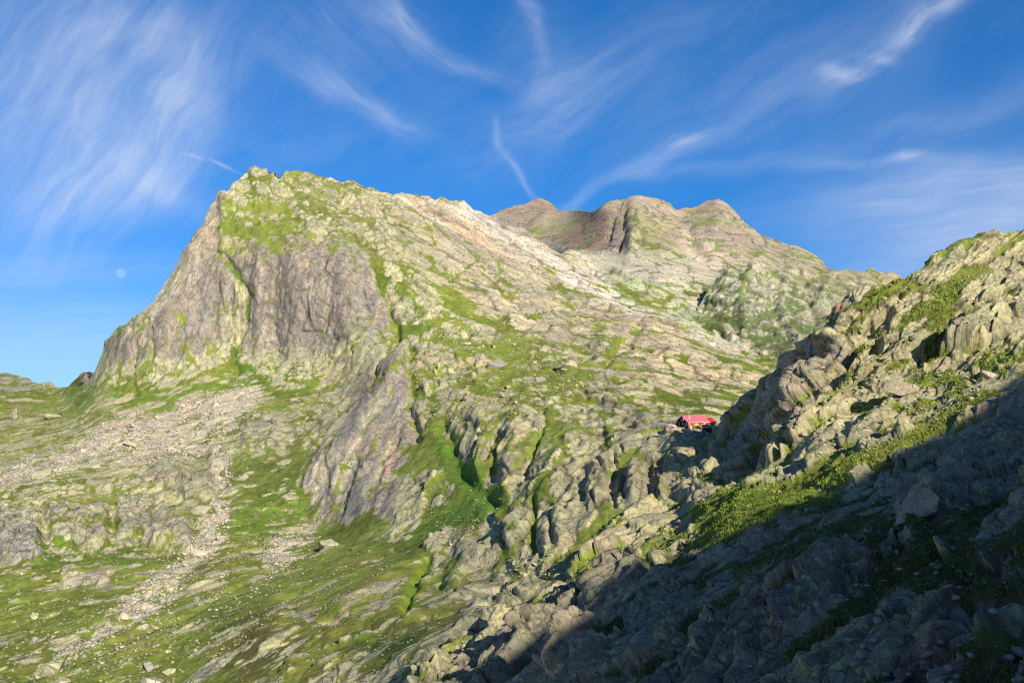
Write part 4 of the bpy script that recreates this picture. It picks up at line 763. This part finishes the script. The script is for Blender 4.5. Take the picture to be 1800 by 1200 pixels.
BOULDERS = [
 ('mountain', 95, 1168, 52, 30, LB, 'largest rounded pale boulder beside the stream at the bottom left of the valley', 8),
 ('mountain', 73, 1163, 16, 10, LB, 'small rounded boulder just left of the largest stream boulder', 0),
 ('mountain', 260, 1168, 21, 21, GB, 'pointed grey boulder standing alone on the grass near the bottom of the valley', 0),
 ('mountain', 268, 1194, 46, 20, PB, 'long flat pale boulder lying below the pointed grey boulder', 14),
 ('mountain', 299, 1178, 22, 12, LB, 'short sloping pale boulder at the upper end of the long flat one', 12),
 ('mountain', 60, 1078, 15, 15, LB, 'blocky pale boulder on the meadow at the left, highest of the meadow boulders', 0),
 ('mountain', 63, 1121, 12, 13, GB, 'upright grey boulder on the meadow between the blocky boulder and the stream', 0),
 ('mountain', 108, 1196, 24, 12, LB, 'pale boulder at the bottom edge of the valley below the stream', 0),
 ('mountain', 345, 1052, 14, 10, GB, 'rounded grey boulder alone in the grass right of the scree tongue', 0),
 ('mountain', 215, 1078, 20, 12, PB, 'tilted pale slab lying in the scree tongue above the stream', 12),
 ('mountain', 252, 1098, 22, 10, PB, 'flat pinkish slab among the stones right of the scree tongue', 5),
 ('mountain', 353, 963, 24, 16, PB, 'jagged pale boulder at the narrow neck of the scree tongue', 10),
 ('mountain', 402, 912, 20, 10, (.48, .45, .36), 'whitest flat boulder in the scree below the cliffs', 5),
 ('mountain', 260, 845, 14, 9, PB, 'pale square boulder on the grass above the rounded rock terrace', 0),
 ('mountain', 385, 835, 16, 12, PB, 'pale square boulder at the right edge of the rock terrace', 0),
 ('mountain', 167, 815, 24, 11, LB, 'flat oval boulder at the lower edge of the big boulder field', 0),
 ('mountain', 85, 833, 42, 18, LB, 'long smooth slab at the lower left end of the big boulder field', 12),
 ('mountain', 238, 778, 36, 12, (.42, .36, .22), 'long yellowish slab in the middle of the big boulder field', 15),
 ('mountain', 380, 712, 24, 12, (.42, .36, .23), 'tilted yellowish slab under the cliff at the upper end of the boulder field', 22),
 ('mountain', 300, 785, 16, 10, LB, 'tilted greenish slab right of the long yellowish slab', 20),
 ('mountain', 410, 650, 11, 5, RB_, 'small reddish boulder on the grass right at the foot of the great cliff', 10),
 ('mountain', 28, 726, 13, 24, (.24, .20, .15), 'tall brown boulder standing on the high meadow at the far left', 0),
 ('mountain', 100, 730, 32, 12, LB, 'pale overhanging slab on the edge of the high meadow at the left', 20),
 ('mountain', 1003, 640, 42, 17, LB, 'broad pale boulder on the green saddle between the peak and the hut', 0),
 ('mountain', 867, 637, 38, 20, GB, 'broad grey boulder on the green saddle left of the broad pale one', 0),
 ('mountain', 843, 635, 16, 15, LB, 'small pale boulder touching the left side of the broad grey one', 0),
 ('mountain', 448, 905, 14, 10, (.14, .10, .06), 'dark brown boulder on the slope under the lower buttress', 0),
 ('mountain', 577, 956, 34, 27, LB, 'pyramid shaped pale outcrop on the grass below the lower buttress', 0),
 ('mountain', 1181, 762, 24, 11, (.50, .38, .30), 'pinkish white boulder in front of the terrace left of the hut', 0),
 ('mountain', 1190, 835, 0, 0, None, None, 0),
 ('near_slope', 1590, 690, 58, 26, (.34, .28, .18), 'large tan slab with a flat lit top on the grass of the sunny slope', 22),
 ('near_slope', 1620, 620, 14, 8, (.42, .38, .22), 'small pale block alone on the grass above the large tan slab', 0),
 ('near_slope', 1502, 730, 18, 20, (.40, .36, .22), 'pale upright block down the slope from the large tan slab', 0),
 ('near_slope', 1738, 650, 28, 12, (.48, .42, .28), 'bright pale slab just above the shadow line at the right', 12),
 ('near_slope', 1527, 816, 24, 12, (.34, .20, .13), 'reddish boulder beside the path at the edge of the shadow', 10),
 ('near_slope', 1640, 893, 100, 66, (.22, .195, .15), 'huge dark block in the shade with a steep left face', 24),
 ('near_slope', 1629, 1041, 17, 17, (.34, .31, .24), 'small rounded grey boulder alone among the shaded slabs', 0),
 ('near_slope', 928, 1116, 9, 9, (.42, .22, .13), 'small reddish boulder in the crack at the shadow line in the lower middle', 0)]
def build_boulders():
    for k, (ly, x, y, w, h, c, lab, lean) in enumerate(BOULDERS):
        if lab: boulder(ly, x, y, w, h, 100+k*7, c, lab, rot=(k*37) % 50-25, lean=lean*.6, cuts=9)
# scattered boulders one can count but not tell apart, field by field
FIELDS = [
 ([(10, 990), (190, 1000), (330, 1000), (300, 1040), (160, 1120), (20, 1150)], 26, (5, 10), LB, 'pale boulder scattered over the grass of the lower left valley', 'boulders on the lower left meadow'),
 ([(170, 1110), (320, 1040), (440, 1010), (520, 1020), (330, 1160), (160, 1190)], 24, (5, 10), PB, 'flat pale boulder in the grass right of the stream', 'boulders right of the stream'),
 ([(90, 820), (230, 730), (420, 680), (450, 720), (380, 800), (240, 800)], 46, (6, 13), PB, 'pale boulder in the big boulder field under the great cliff', 'boulders of the big boulder field'),
 ([(395, 820), (410, 900), (370, 980), (290, 1040), (220, 1080), (200, 1065), (300, 990), (350, 940)], 34, (5, 11), SCREE, 'pinkish boulder in the scree tongue running down to the stream', 'boulders of the scree tongue'),
 ([(470, 940), (560, 920), (540, 980), (470, 1010)], 22, (4, 8), SCREE, 'pale boulder in the fan of stones below the lower buttress', 'boulders of the stone fan'),
 ([(800, 600), (900, 590), (1010, 650), (980, 700), (900, 710), (820, 660)], 34, (5, 12), LB, 'pale boulder in the grass of the green saddle', 'boulders on the green saddle'),
 ([(750, 950), (800, 930), (820, 960), (760, 970)], 14, (4, 9), (.36, .34, .25), 'whitish boulder in the green gully below the rock towers', 'boulders in the green gully'),
 ([(900, 980), (960, 975), (950, 1010), (900, 1010)], 16, (5, 12), (.34, .31, .23), 'pale grey block in the heap at the foot of the rock towers', 'blocks heaped at the foot of the towers')]
def inside(poly, x, y):
    c = False; n = len(poly)
    for i in range(n):
        x0, y0 = poly[i]; x1, y1 = poly[(i+1) % n]
        if (y0 > y) != (y1 > y) and x < (x1-x0)*(y-y0)/(y1-y0)+x0: c = not c
    return c
def in_poly(poly, r):
    xs = [p[0] for p in poly]; ys = [p[1] for p in poly]
    while True:
        x = r.uniform(min(xs), max(xs)); y = r.uniform(min(ys), max(ys))
        if inside(poly, x, y): return x, y
def build_fields():
    r = np.random.RandomState(5)
    protos = []
    for k in range(8):
        V = boulder_verts(400+k, 10, ICO1b[0], .06); V = V/(V.max(0)-V.min(0))*2; protos.append(V)
    for f, (poly, n, (s0, s1), col, lab, grp) in enumerate(FIELDS):
        meshes = [mesh_of('boulder', V, ICO1b[1], np.clip(np.array(col)*(0.85+.3*((k*3+f) % 7)/6), 0, .8), M_ROCK['mountain']) for k, V in enumerate(protos)]
        for i in range(n):
            x, y = in_poly(poly, r); P, nn, _ = ground('mountain', x, y); m = proj(P)[2]/FPX
            s = (s0+(s1-s0)*r.rand()**2.2)*m*.5
            o = link(bpy.data.objects.new('boulder', meshes[r.randint(8)]))
            o.scale = (s*r.uniform(.9, 1.4), s*r.uniform(.8, 1.2), s*r.uniform(.45, .8)); o.rotation_euler = (r.uniform(-.3, .3), r.uniform(-.35, .1), r.uniform(0, 6.28))
            o.location = Vector(P)+Vector((0, 0, s*.2)); tag(o, lab, 'boulder', grp)
ICO1b = ico(3)
def in_poly_vec(poly, x, y):
    c = np.zeros(len(x), bool); n = len(poly)
    for i in range(n):
        x0, y0 = poly[i]; x1, y1 = poly[(i+1) % n]
        c ^= ((y0 > y) != (y1 > y)) & (x < (x1-x0)*(y-y0)/(y1-y0+1e-9)+x0)
    return c
def scatter_stones(name, layer, jobs, mat, seed):
    """small stones nobody could count, one mesh; jobs: (polygon, number, smallest, largest size in metres, colour)"""
    r = np.random.RandomState(seed); Vs, Fs, Cs = [], [], []; base = 0; v0, f0 = ico(1)
    shapes = []
    for k in range(12):
        v = boulder_verts(900+k, 6, v0, 0); v = v/(v.max(0)-v.min(0))*2; shapes.append(v)
    shapes = np.array(shapes)
    for poly, n, s0, s1, col in jobs:
        xs = [p[0] for p in poly]; ys = [p[1] for p in poly]
        x = r.uniform(min(xs), max(xs), n*3); y = r.uniform(min(ys), max(ys), n*3)
        # clustered, not even
        cl = fbm(np.stack([x/30, y/22, np.full_like(x, seed)], 1), 15, 4, .6)
        ok = in_poly_vec(poly, x, y) & (cl > r.uniform(-.55, .45, len(x))); x, y = x[ok][:n], y[ok][:n]; n = len(x)
        P, nn, gm = ground(layer, x, y)
        s = (s0+(s1-s0)*r.rand(n)**3.0)*.5
        S = np.stack([s*r.uniform(.8, 1.5, n), s*r.uniform(.7, 1.1, n), s*r.uniform(.4, .8, n)], 1)
        v = shapes[r.randint(12, size=n)]*S[:, None]
        a = r.uniform(0, 6.28, n); ca, sa = np.cos(a)[:, None], np.sin(a)[:, None]
        vx = v[..., 0]*ca-v[..., 1]*sa; vy = v[..., 0]*sa+v[..., 1]*ca; v = np.stack([vx, vy, v[..., 2]], -1)
        t = r.uniform(-.4, .4, n)[:, None]; vx = v[..., 0]*np.cos(t)-v[..., 2]*np.sin(t); vz = v[..., 0]*np.sin(t)+v[..., 2]*np.cos(t); v = np.stack([vx, v[..., 1], vz], -1)
        v = v+P[:, None]+np.array([0, 0, 1])*(s*.15)[:, None, None]
        c = np.array(col)[None]*r.uniform(.65, 1.15, n)[:, None]*np.array([1, 1, 1])+r.normal(0, .012, (n, 3))
        Vs.append(v.reshape(-1, 3)); Fs.append((f0[None]+(np.arange(n)*len(v0))[:, None, None]+base).reshape(-1, 3)); base += n*len(v0)
        Cs.append(np.repeat(np.clip(c, .03, .8), len(v0), 0))
    me = mesh_of(name, np.concatenate(Vs), np.concatenate(Fs), np.concatenate(Cs), mat)
    return tag(link(bpy.data.objects.new(name, me)), kind='stuff')
SCR_POLYS = [([(310, 1035), (290, 1062), (200, 1120), (110, 1178), (50, 1190), (60, 1170), (150, 1112), (230, 1068)], 900, .4, 2.2),
 ([(60, 840), (150, 765), (230, 715), (270, 735), (330, 695), (430, 665), (465, 690), (440, 735), (400, 765), (390, 805), (250, 812), (150, 815)], 3600, .5, 3.0),
 ([(380, 800), (412, 810), (405, 880), (400, 960), (350, 980), (290, 1050), (225, 1085), (205, 1060), (290, 1000), (350, 930), (370, 890)], 2600, .4, 2.6),
 ([(470, 955), (520, 925), (570, 905), (565, 950), (500, 1000), (455, 1015)], 1300, .3, 1.6), ([(0, 825), (60, 795), (70, 830), (0, 860)], 500, .5, 2.2)]
def build_scree():
    o = scatter_stones('scree', 'mountain', [p+(SCREE,) for p in SCR_POLYS], M_ROCK['mountain'], 3)
    tag(o, 'pale pinkish scree of broken stones below the great cliff', 'scree')
    o = scatter_stones('stones', 'mountain', [
        ([(0, 700), (150, 700), (300, 700), (420, 660), (520, 720), (420, 800), (300, 830), (0, 860)], 3000, .4, 2.0, (.31, .29, .17)),
        ([(0, 960), (340, 960), (420, 880), (560, 860), (560, 960), (640, 960), (700, 1000), (560, 1080), (420, 1130), (300, 1200), (0, 1200)], 4600, .2, 1.6, (.26, .25, .15)),
        ([(300, 960), (470, 930), (520, 1000), (330, 1110), (150, 1180), (100, 1170)], 1700, .3, 1.6, PB),
        ([(420, 1130), (700, 1050), (900, 1010), (780, 1160), (560, 1200), (420, 1200)], 500, .2, 1.0, (.29, .27, .18)),
        ([(740, 560), (900, 570), (1060, 640), (1030, 690), (900, 740), (760, 740), (720, 640)], 1900, .5, 2.4, LB),
        ([(690, 960), (760, 800), (810, 800), (880, 850), (880, 920), (800, 950)], 350, .3, 1.4, (.34, .32, .23)),
        ([(880, 980), (960, 965), (990, 1000), (900, 1020)], 250, .3, 1.6, (.31, .28, .20))], M_ROCK['mountain'], 8)
    tag(o, 'loose pale stones strewn over the green valley floor and saddle', 'stones')
    o = scatter_stones('rubble', 'near_slope', [
        ([(1380, 700), (1560, 640), (1700, 640), (1760, 680), (1560, 780), (1440, 820), (1340, 830)], 1500, .3, 1.9, (.34, .31, .19)),
        ([(1400, 880), (1560, 820), (1640, 800), (1560, 880), (1460, 920)], 500, .25, 1.2, (.30, .27, .2)),
        ([(1100, 1200), (1300, 1040), (1600, 940), (1800, 900), (1800, 1200)], 1400, .12, .8, (.27, .24, .18)),
        ([(1540, 500), (1700, 440), (1800, 430), (1800, 640), (1600, 640)], 500, .3, 1.4, (.36, .33, .2))], M_ROCK['near_slope'], 12)
    tag(o, 'broken rubble of small rocks lying on the near slope', 'rubble')

def build_tufts():
    """blades of grass and low heather on the near slope"""
    r = np.random.RandomState(77)
    N_ = 42000
    x = r.uniform(900, 1830, N_*4); y = r.uniform(420, 1230, N_*4)
    sk = line_at(SKY_A, x); P, n, gm = ground('near_slope', x, y); D = proj(P)[2]
    clump = fbm(P/2.2, 46, 3, .7); ok = (y > sk+3) & (gm > .55) & (D < 330) & (clump > r.uniform(-.5, .35, len(x))); x, y, P, n, D = x[ok][:N_], y[ok][:N_], P[ok][:N_], n[ok][:N_], D[ok][:N_]; k = len(x)
    cl = fbm(P/3.5, 44, 3, .6)
    hgt = np.clip(.14+.0020*D, .2, .55)*(0.45+.9*np.clip(cl+.4, 0, 1.2))
    nb = 7; V = np.zeros((k, nb, 3, 3)); a = r.uniform(0, 6.28, (k, nb)); lean = r.uniform(.1, .75, (k, nb)); wd = (.018+.00055*D)[:, None]*r.uniform(.7, 1.5, (k, nb))
    off = r.normal(0, 1, (k, nb, 2))*(.09+.0009*D)[:, None, None]
    b0 = P[:, None]+np.concatenate([off, np.zeros((k, nb, 1))], 2)-np.array([0, 0, .05])
    # follow the slope under the tuft
    b0[..., 2] -= (off[..., 0]*n[:, None, 0]+off[..., 1]*n[:, None, 1])/np.clip(n[:, None, 2], .35, 1)
    side = np.stack([np.cos(a), np.sin(a), np.zeros_like(a)], -1); fwd = np.stack([-np.sin(a), np.cos(a), np.zeros_like(a)], -1)
    h = hgt[:, None]*r.uniform(.6, 1.2, (k, nb))
    V[:, :, 0] = b0-side*wd[..., None]; V[:, :, 1] = b0+side*wd[..., None]
    V[:, :, 2] = b0+fwd*(h*lean)[..., None]+np.array([-.25, -.1, 0])*h[..., None]*.5+np.array([0, 0, 1])*h[..., None]
    gc = GT(x, y)*1.12*(1+.35*cl)[:, None]*r.uniform(.7, 1.35, (k, 1))
    straw = (r.rand(k) < .22)[:, None]; gc = np.where(straw, gc*np.array([1.25, 1.0, 1.3]), gc)
    c = np.repeat(np.clip(gc, .01, .4), nb*3, 0).reshape(k, nb, 3, 3); c[:, :, 2] *= 1.12
    F = np.arange(k*nb*3).reshape(-1, 3)
    m, N, L, b = new_mat('grass_blades'); at = N.new('ShaderNodeAttribute'); at.attribute_name = 'ground'; L.new(at.outputs['Color'], b.inputs['Base Color']); b.inputs['Roughness'].default_value = .7
    me = mesh_of('grass', V.reshape(-1, 3), F, c.reshape(-1, 3), m)
    tag(link(bpy.data.objects.new('grass', me)), 'tufts of grass and low heather growing between the rocks of the near slope', 'grass', kind='stuff')

def ribbon(name, layer, pts, width, col, lift, rough=.9, label=None):
    k = np.linspace(0, len(pts)-1, 60*len(pts)//4); X = np.interp(k, range(len(pts)), [p[0] for p in pts]); Y = np.interp(k, range(len(pts)), [p[1] for p in pts])
    P, n, _ = ground(layer, X, Y)
    ker = np.ones(5)/5
    for j in range(3): P[2:-2, j] = np.convolve(P[:, j], ker, 'valid')
    T = np.gradient(P, axis=0); T /= np.linalg.norm(T, axis=1)[:, None]; sd_ = np.cross(T, [0, 0, 1]); sd_ /= np.linalg.norm(sd_, axis=1)[:, None]
    w = width*(1+.3*fbm(P/4, 3, 2))[:, None]
    Q = np.stack([P-sd_*w*.5+[0, 0, lift-.15], P-sd_*w*.2+[0, 0, lift], P+sd_*w*.2+[0, 0, lift], P+sd_*w*.5+[0, 0, lift-.15]])
    c = np.ones(Q.shape[:2]+(4,)); c[..., :3] = np.array(col)*(1+.25*fbm(Q.reshape(-1, 3)/1.5, 9, 3).reshape(Q.shape[:2]))[..., None]
    m = terrain_mat(name+'_surface', .25); [nd for nd in m.node_tree.nodes if nd.type == 'BSDF_PRINCIPLED'][0].inputs['Roughness'].default_value = rough
    return tag(grid_mesh(name, Q, c, m), kind='structure')

# ------------------------------------------------------------------ the hut
def flat_mat(name, col, rough=.7, metal=0, grain=None, spec=.3):
    m, N, L, b = new_mat(name); b.inputs['Roughness'].default_value = rough; b.inputs['Metallic'].default_value = metal; b.inputs['Specular IOR Level'].default_value = spec
    tc = N.new('ShaderNodeTexCoord'); mp = N.new('ShaderNodeMapping'); L.new(tc.outputs['Object'], mp.inputs[0]); mp.inputs['Scale'].default_value = grain or (2, 2, 2)
    n = N.new('ShaderNodeTexNoise'); L.new(mp.outputs[0], n.inputs[0]); n.inputs['Scale'].default_value = 2; n.inputs['Detail'].default_value = 5
    mr = N.new('ShaderNodeMapRange'); L.new(n.outputs[0], mr.inputs[0]); mr.inputs[1].default_value = .3; mr.inputs[2].default_value = .7; mr.inputs[3].default_value = .75; mr.inputs[4].default_value = 1.2
    v = N.new('ShaderNodeVectorMath'); v.operation = 'SCALE'; v.inputs[0].default_value = col; L.new(mr.outputs[0], v.inputs['Scale']); L.new(v.outputs[0], b.inputs['Base Color'])
    return m
class MB:
    def __init__(s): s.v = []; s.f = []
    def box(s, x0, x1, y0, y1, z0, z1):
        b_ = len(s.v); s.v += [(x, y, z) for z in (z0, z1) for x, y in ((x0, y0), (x1, y0), (x1, y1), (x0, y1))]
        s.f += [[b_+i for i in q] for q in ((3, 2, 1, 0), (4, 5, 6, 7), (0, 1, 5, 4), (1, 2, 6, 5), (2, 3, 7, 6), (3, 0, 4, 7))]; return s
    def prism(s, prof, axis, a0, a1):
        """closed (p, z) profile swept along x or y"""
        b_ = len(s.v); n = len(prof)
        for a in (a0, a1): s.v += [((a, p, z) if axis == 'x' else (p, a, z)) for p, z in prof]
        s.f += [[b_+i for i in range(n)][::-1], [b_+n+i for i in range(n)]]+[[b_+i, b_+(i+1) % n, b_+n+(i+1) % n, b_+n+i] for i in range(n)]; return s
    def tube(s, x, y, z0, z1, r, n=12):
        b_ = len(s.v)
        for z in (z0, z1): s.v += [(x+r*math.cos(6.283*i/n), y+r*math.sin(6.283*i/n), z) for i in range(n)]
        s.f += [[b_+i, b_+(i+1) % n, b_+n+(i+1) % n, b_+n+i] for i in range(n)]+[[b_+i for i in range(n)][::-1], [b_+n+i for i in range(n)]]; return s
    def build(s, name, mat, parent=None, bevel=0.0):
        me = bpy.data.meshes.new(name); me.from_pydata(s.v, [], s.f); me.update()
        bm = bmesh.new(); bm.from_mesh(me); bmesh.ops.recalc_face_normals(bm, faces=bm.faces)
        if bevel: bmesh.ops.bevel(bm, geom=list(bm.edges), offset=bevel, segments=1, affect='EDGES')
        bm.to_mesh(me); bm.free(); me.materials.append(mat)
        return link(bpy.data.objects.new(name, me), parent)
def build_hut():
    # local frame: x along the ridge (to the right and away), y into the hill, z up; front wall at y=0, left gable at x=0
    ang = R(24); base = unproj(np.array([1209.5]), np.array([753.8]), np.array([446.0]))[0]
    t = bpy.data.objects.new('mountain_hut', None); link(t); t.location = Vector(base); t.rotation_euler = (0, 0, ang)
    tag(t, 'dark wooden mountain hut with a pink red metal roof on a rock terrace', 'hut')
    DW = flat_mat('dark_planks', (.045, .030, .022), .8, grain=(3, 3, .4)); OW = flat_mat('orange_planks', (.42, .17, .05), .7, grain=(1, 1, 8)); PLK = flat_mat('brown_planks', (.10, .06, .045), .8, grain=(4, 4, .5))
    RP = flat_mat('faded_red_metal', (.78, .13, .16), .45, 0, (1, 8, 1), .5); RR = flat_mat('red_metal', (.60, .012, .015), .45, 0, (1, 8, 1), .5); BE = flat_mat('beige_render', (.50, .42, .30), .9)
    DR = flat_mat('dark_metal', (.13, .10, .10), .6); WH = flat_mat('white_metal', (.75, .75, .76), .4); GL = flat_mat('window_glass', (.03, .045, .07), .08, spec=.8); YL = flat_mat('shutter_wood', (.78, .50, .20), .7)
    ST = flat_mat('fieldstone', (.40, .36, .30), .95, grain=(3, 3, 3)); PV = flat_mat('solar_glass', (.10, .16, .28), .15, spec=.9)
    Lh, W, E, Rg = 13.0, 9.6, 3.75, 6.65
    half = W/2
    MB().prism([(0, -4), (0, E), (half, Rg-.12), (W, E), (W, -4)], 'x', 0, Lh).build('wall', DW, t)
    o = MB().box(.25, Lh-.05, -.06, -.004, 1.55, 3.45).build('cladding', OW, t); tag(o, 'orange brown plank cladding under the front eave')
    MB().box(.05, 5.2, -.10, -.005, -.4, 1.50).build('lower_wall', PLK, t)
    def slope(y0, z0, y1, z1, x0, x1, th): return [(y0, z0), (y1, z1), (y1, z1+th), (y0, z0+th)]
    sl = (Rg-E)/half
    rf = MB().prism([(-.75, E-.75*sl), (half, Rg), (W+.6, E-.6*sl), (W+.6, E-.6*sl+.14), (half, Rg+.16), (-.75, E-.75*sl+.14)], 'x', -.65, Lh+.35)
    for i in range(22):                               # standing seams
        x = -.5+i*.64; rf.prism([(-.74, E-.74*sl+.14), (half-.1, Rg+.13), (half-.1, Rg+.20), (-.74, E-.74*sl+.21)], 'x', x, x+.05)
    roof = rf.build('roof', RP, t)
    MB().box(-.66, Lh+.36, half-.12, half+.12, Rg+.17, Rg+.27).build('ridge_cap', RP, roof)
    MB().box(-.64, Lh+.34, -.86, -.76, E-.75*sl-.04, E-.75*sl+.10).build('gutter', WH, roof)
    ch = MB().tube(2.1, 1.9, 4.4, 6.6, .17).build('chimney', WH, t); MB().tube(2.1, 1.9, 6.62, 6.85, .27).build('chimney_cap', WH, ch)
    # gable end
    def window(x0, x1, z0, z1, face='gable', m=GL):
        if face == 'gable':
            fr = MB(); yy = (x0, x1); a, b_ = yy
            for q in ((a, b_, z0, z0+.08), (a, b_, z1-.08, z1), (a, a+.08, z0+.08, z1-.08), (b_-.08, b_, z0+.08, z1-.08), ((a+b_)/2-.03, (a+b_)/2+.03, z0+.08, z1-.08)): fr.box(-.09, -.004, *q)
            w = fr.build('window', WH, t); MB().box(-.05, -.01, a+.09, b_-.09, z0+.09, z1-.09).build('pane', m, w)
        else:
            fr = MB()
            for q in ((x0, x1, z0, z0+.08), (x0, x1, z1-.08, z1), (x0, x0+.08, z0+.08, z1-.08), (x1-.08, x1, z0+.08, z1-.08)): fr.box(q[0], q[1], -.14, -.07, q[2], q[3])
            w = fr.build('window', DW, t); MB().box(x0+.09, x1-.09, -.11, -.08, z0+.09, z1-.09).build('pane', m, w)
    window(.7, 1.9, 1.9, 3.1); window(4.3, 5.2, 1.9, 2.9); window(6.6, 7.5, 1.9, 2.8)
    MB().box(-.10, -.004, 2.6, 3.5, -.3, 1.9).build('door', flat_mat('grey_door', (.20, .19, .19), .7), t)
    sp = MB(); sp.v += [(-.75, 3.2, 3.9), (-.75, 5.4, 3.9), (-.12, 5.4, 5.5), (-.12, 3.2, 5.5), (-.75, 3.2, 3.97), (-.75, 5.4, 3.97), (-.12, 5.4, 5.57), (-.12, 3.2, 5.57)]
    sp.f += [[3, 2, 1, 0], [4, 5, 6, 7], [0, 1, 5, 4], [1, 2, 6, 5], [2, 3, 7, 6], [3, 0, 4, 7]]; p1 = sp.build('solar_panel', PV, t)
    MB().box(-.80, -.02, 2.75, 3.05, 4.4, 5.6).build('white_board', WH, t)
    for x in (4.6, 10.0):
        s_ = MB().box(x, x+1.25, -.12, -.065, 1.75, 3.15).build('shutter', YL, t); MB().box(x+.57, x+.68, -.15, -.125, 1.8, 3.1).build('batten', OW, s_)
    window(7.1, 8.1, 1.95, 2.95, 'front'); window(2.2, 3.2, 1.95, 2.95, 'front')
    dish = MB().tube(0, 0, -.05, .05, .48, 16).build('satellite_dish', WH, t); dish.location = (1.3, -.75, .95); dish.rotation_euler = (R(70), 0, R(-20))
    MB().box(1.26, 1.34, -.76, -.68, -.8, .6).build('dish_post', WH, t)
    # dark lean-to at the front right
    lt = MB().box(6.0, 12.6, -3.4, -.14, -2.0, .55).build('lean_to', DW, t); tag(lt, 'low dark lean-to shed on the front of the hut')
    MB().prism([(-3.9, .15), (-.13, 1.50), (-.13, 1.62), (-3.9, .27)], 'x', 5.6, 13.0).build('lean_to_roof', DR, lt)
    MB().box(6.4, 7.3, -3.46, -3.405, -1.6, .2).build('lean_to_door', PLK, lt)
    # back shed left of the gable
    sh = MB().box(-1.3, -.11, 6.0, 9.4, -2, 2.9).build('side_shed', DW, t); MB().box(-1.5, -.01, 5.9, 9.7, 2.91, 3.05).build('shed_roof', PLK, sh)
    # annexe
    an = MB().prism([(1.4, -3), (1.4, 2.95), (4.9, 5.1), (8.4, 2.95), (8.4, -3)], 'x', Lh+.02, Lh+5.4).build('annexe', BE, t); tag(an, 'small beige annexe behind the right end of the hut')
    ra = MB().prism([(.8, 2.62), (4.9, 5.13), (9.0, 2.62), (9.0, 2.76), (4.9, 5.29), (.8, 2.76)], 'x', Lh+.37, Lh+6.0).build('annexe_roof', RR, t); tag(ra, 'bright red roof of the annexe')
    MB().box(Lh+3.2, Lh+4.0, 1.33, 1.395, 1.2, 2.1).build('annexe_window', GL, an)
    return t, ang, base, ST

def rubble_wall(name, a, b_, h, th, mat, label, seed):
    r = np.random.RandomState(seed); m = MB(); L_ = math.hypot(b_[0]-a[0], b_[1]-a[1]); z = 0; row = 0
    while z < h:
        hh = r.uniform(.28, .42); x = -r.uniform(0, .4)
        while x < L_:
            w = r.uniform(.45, .95); j = r.uniform(-.04, .04, 4)
            m.box(x+.015, x+w-.015, -th/2+j[0], th/2+j[1], z+.01+j[2]*.2, z+hh-.01); x += w
        z += hh; row += 1
    o = m.build(name, mat, None, .03); o.location = (a[0], a[1], min(a[2], b_[2])-.6); o.rotation_euler = (0, 0, math.atan2(b_[1]-a[1], b_[0]-a[0]))
    return tag(o, label, 'stone wall')

def build_objects():
    t, ang, base, ST = build_hut()
    w = lambda px, py, D: unproj(np.array([px]), np.array([py]), np.array([D]))[0]
    rubble_wall('stone_wall', w(1181, 757.5, 440), w(1212, 757, 438), 1.9, .9, flat_mat('pink_stone', (.48, .38, .30), .95, grain=(3, 3, 3)), 'low pinkish stone terrace wall under the left end of the hut', 3)
    rubble_wall('stone_wall', w(1131, 755, 476), w(1172, 753, 462), 2.8, 1.1, flat_mat('grey_stone', (.40, .37, .35), .95, grain=(3, 3, 3)), 'pale grey stone wall on the terrace farther left of the hut', 4)
    # green mound
    P = w(1175, 752, 452); V = boulder_verts(61, 2); V = V*np.array([2.4, 1.6, 1.7]); V += V/3*(_fbm(V*1.5, 3, 3, .6)*.25)[:, None]
    me = mesh_of('shrub', V, ICO3[1], np.array((.035, .075, .030))*(1+.3*_fbm(V*2, 5, 3, .6))[:, None], M_ROCK['mountain']); o = link(bpy.data.objects.new('shrub', me)); o.location = Vector(P); tag(o, 'small dark green shrub at the left wall of the hut', 'shrub')
    build_boulders(); build_fields(); build_scree(); build_tufts()
    ribbon('stream', 'mountain', [(500, 1012), (450, 1035), (400, 1058), (350, 1078), (290, 1102), (240, 1125), (190, 1146), (140, 1166), (90, 1184), (40, 1198)], 1.3, (.05, .045, .035), .10, .25)
    # the moon, near full, low in the west
    d = unproj(np.array([212.5]), np.array([480.0]), np.array([1.0]))[0]; d /= np.linalg.norm(d); dist = 90000.0
    bm = bmesh.new(); bmesh.ops.create_icosphere(bm, subdivisions=5, radius=dist*math.tan(R(.27))); me = bpy.data.meshes.new('moon'); bm.to_mesh(me); bm.free()
    m = bpy.data.materials.new('moonlight'); m.use_nodes = True; N = m.node_tree.nodes; L = m.node_tree.links; N.clear()
    out = N.new('ShaderNodeOutputMaterial'); ad = N.new('ShaderNodeAddShader'); tr = N.new('ShaderNodeBsdfTransparent'); em = N.new('ShaderNodeEmission'); tc = N.new('ShaderNodeTexCoord'); n = N.new('ShaderNodeTexNoise')
    L.new(tc.outputs['Generated'], n.inputs[0]); n.inputs['Scale'].default_value = 3.2; n.inputs['Detail'].default_value = 3
    mr = N.new('ShaderNodeMapRange'); L.new(n.outputs[0], mr.inputs[0]); mr.inputs[1].default_value = .35; mr.inputs[2].default_value = .62; mr.inputs[3].default_value = .015; mr.inputs[4].default_value = .05
    L.new(mr.outputs[0], em.inputs[1]); em.inputs[0].default_value = (1, .93, .85, 1); L.new(tr.outputs[0], ad.inputs[0]); L.new(em.outputs[0], ad.inputs[1]); L.new(ad.outputs[0], out.inputs[0])
    me.materials.append(m); o = link(bpy.data.objects.new('moon', me)); o.location = Vector(d*dist); tag(o, 'pale daytime moon low in the blue sky left of the peak', 'moon')

build_world()
build_objects()
print('objects', '%.0fs' % (time.time()-T0))
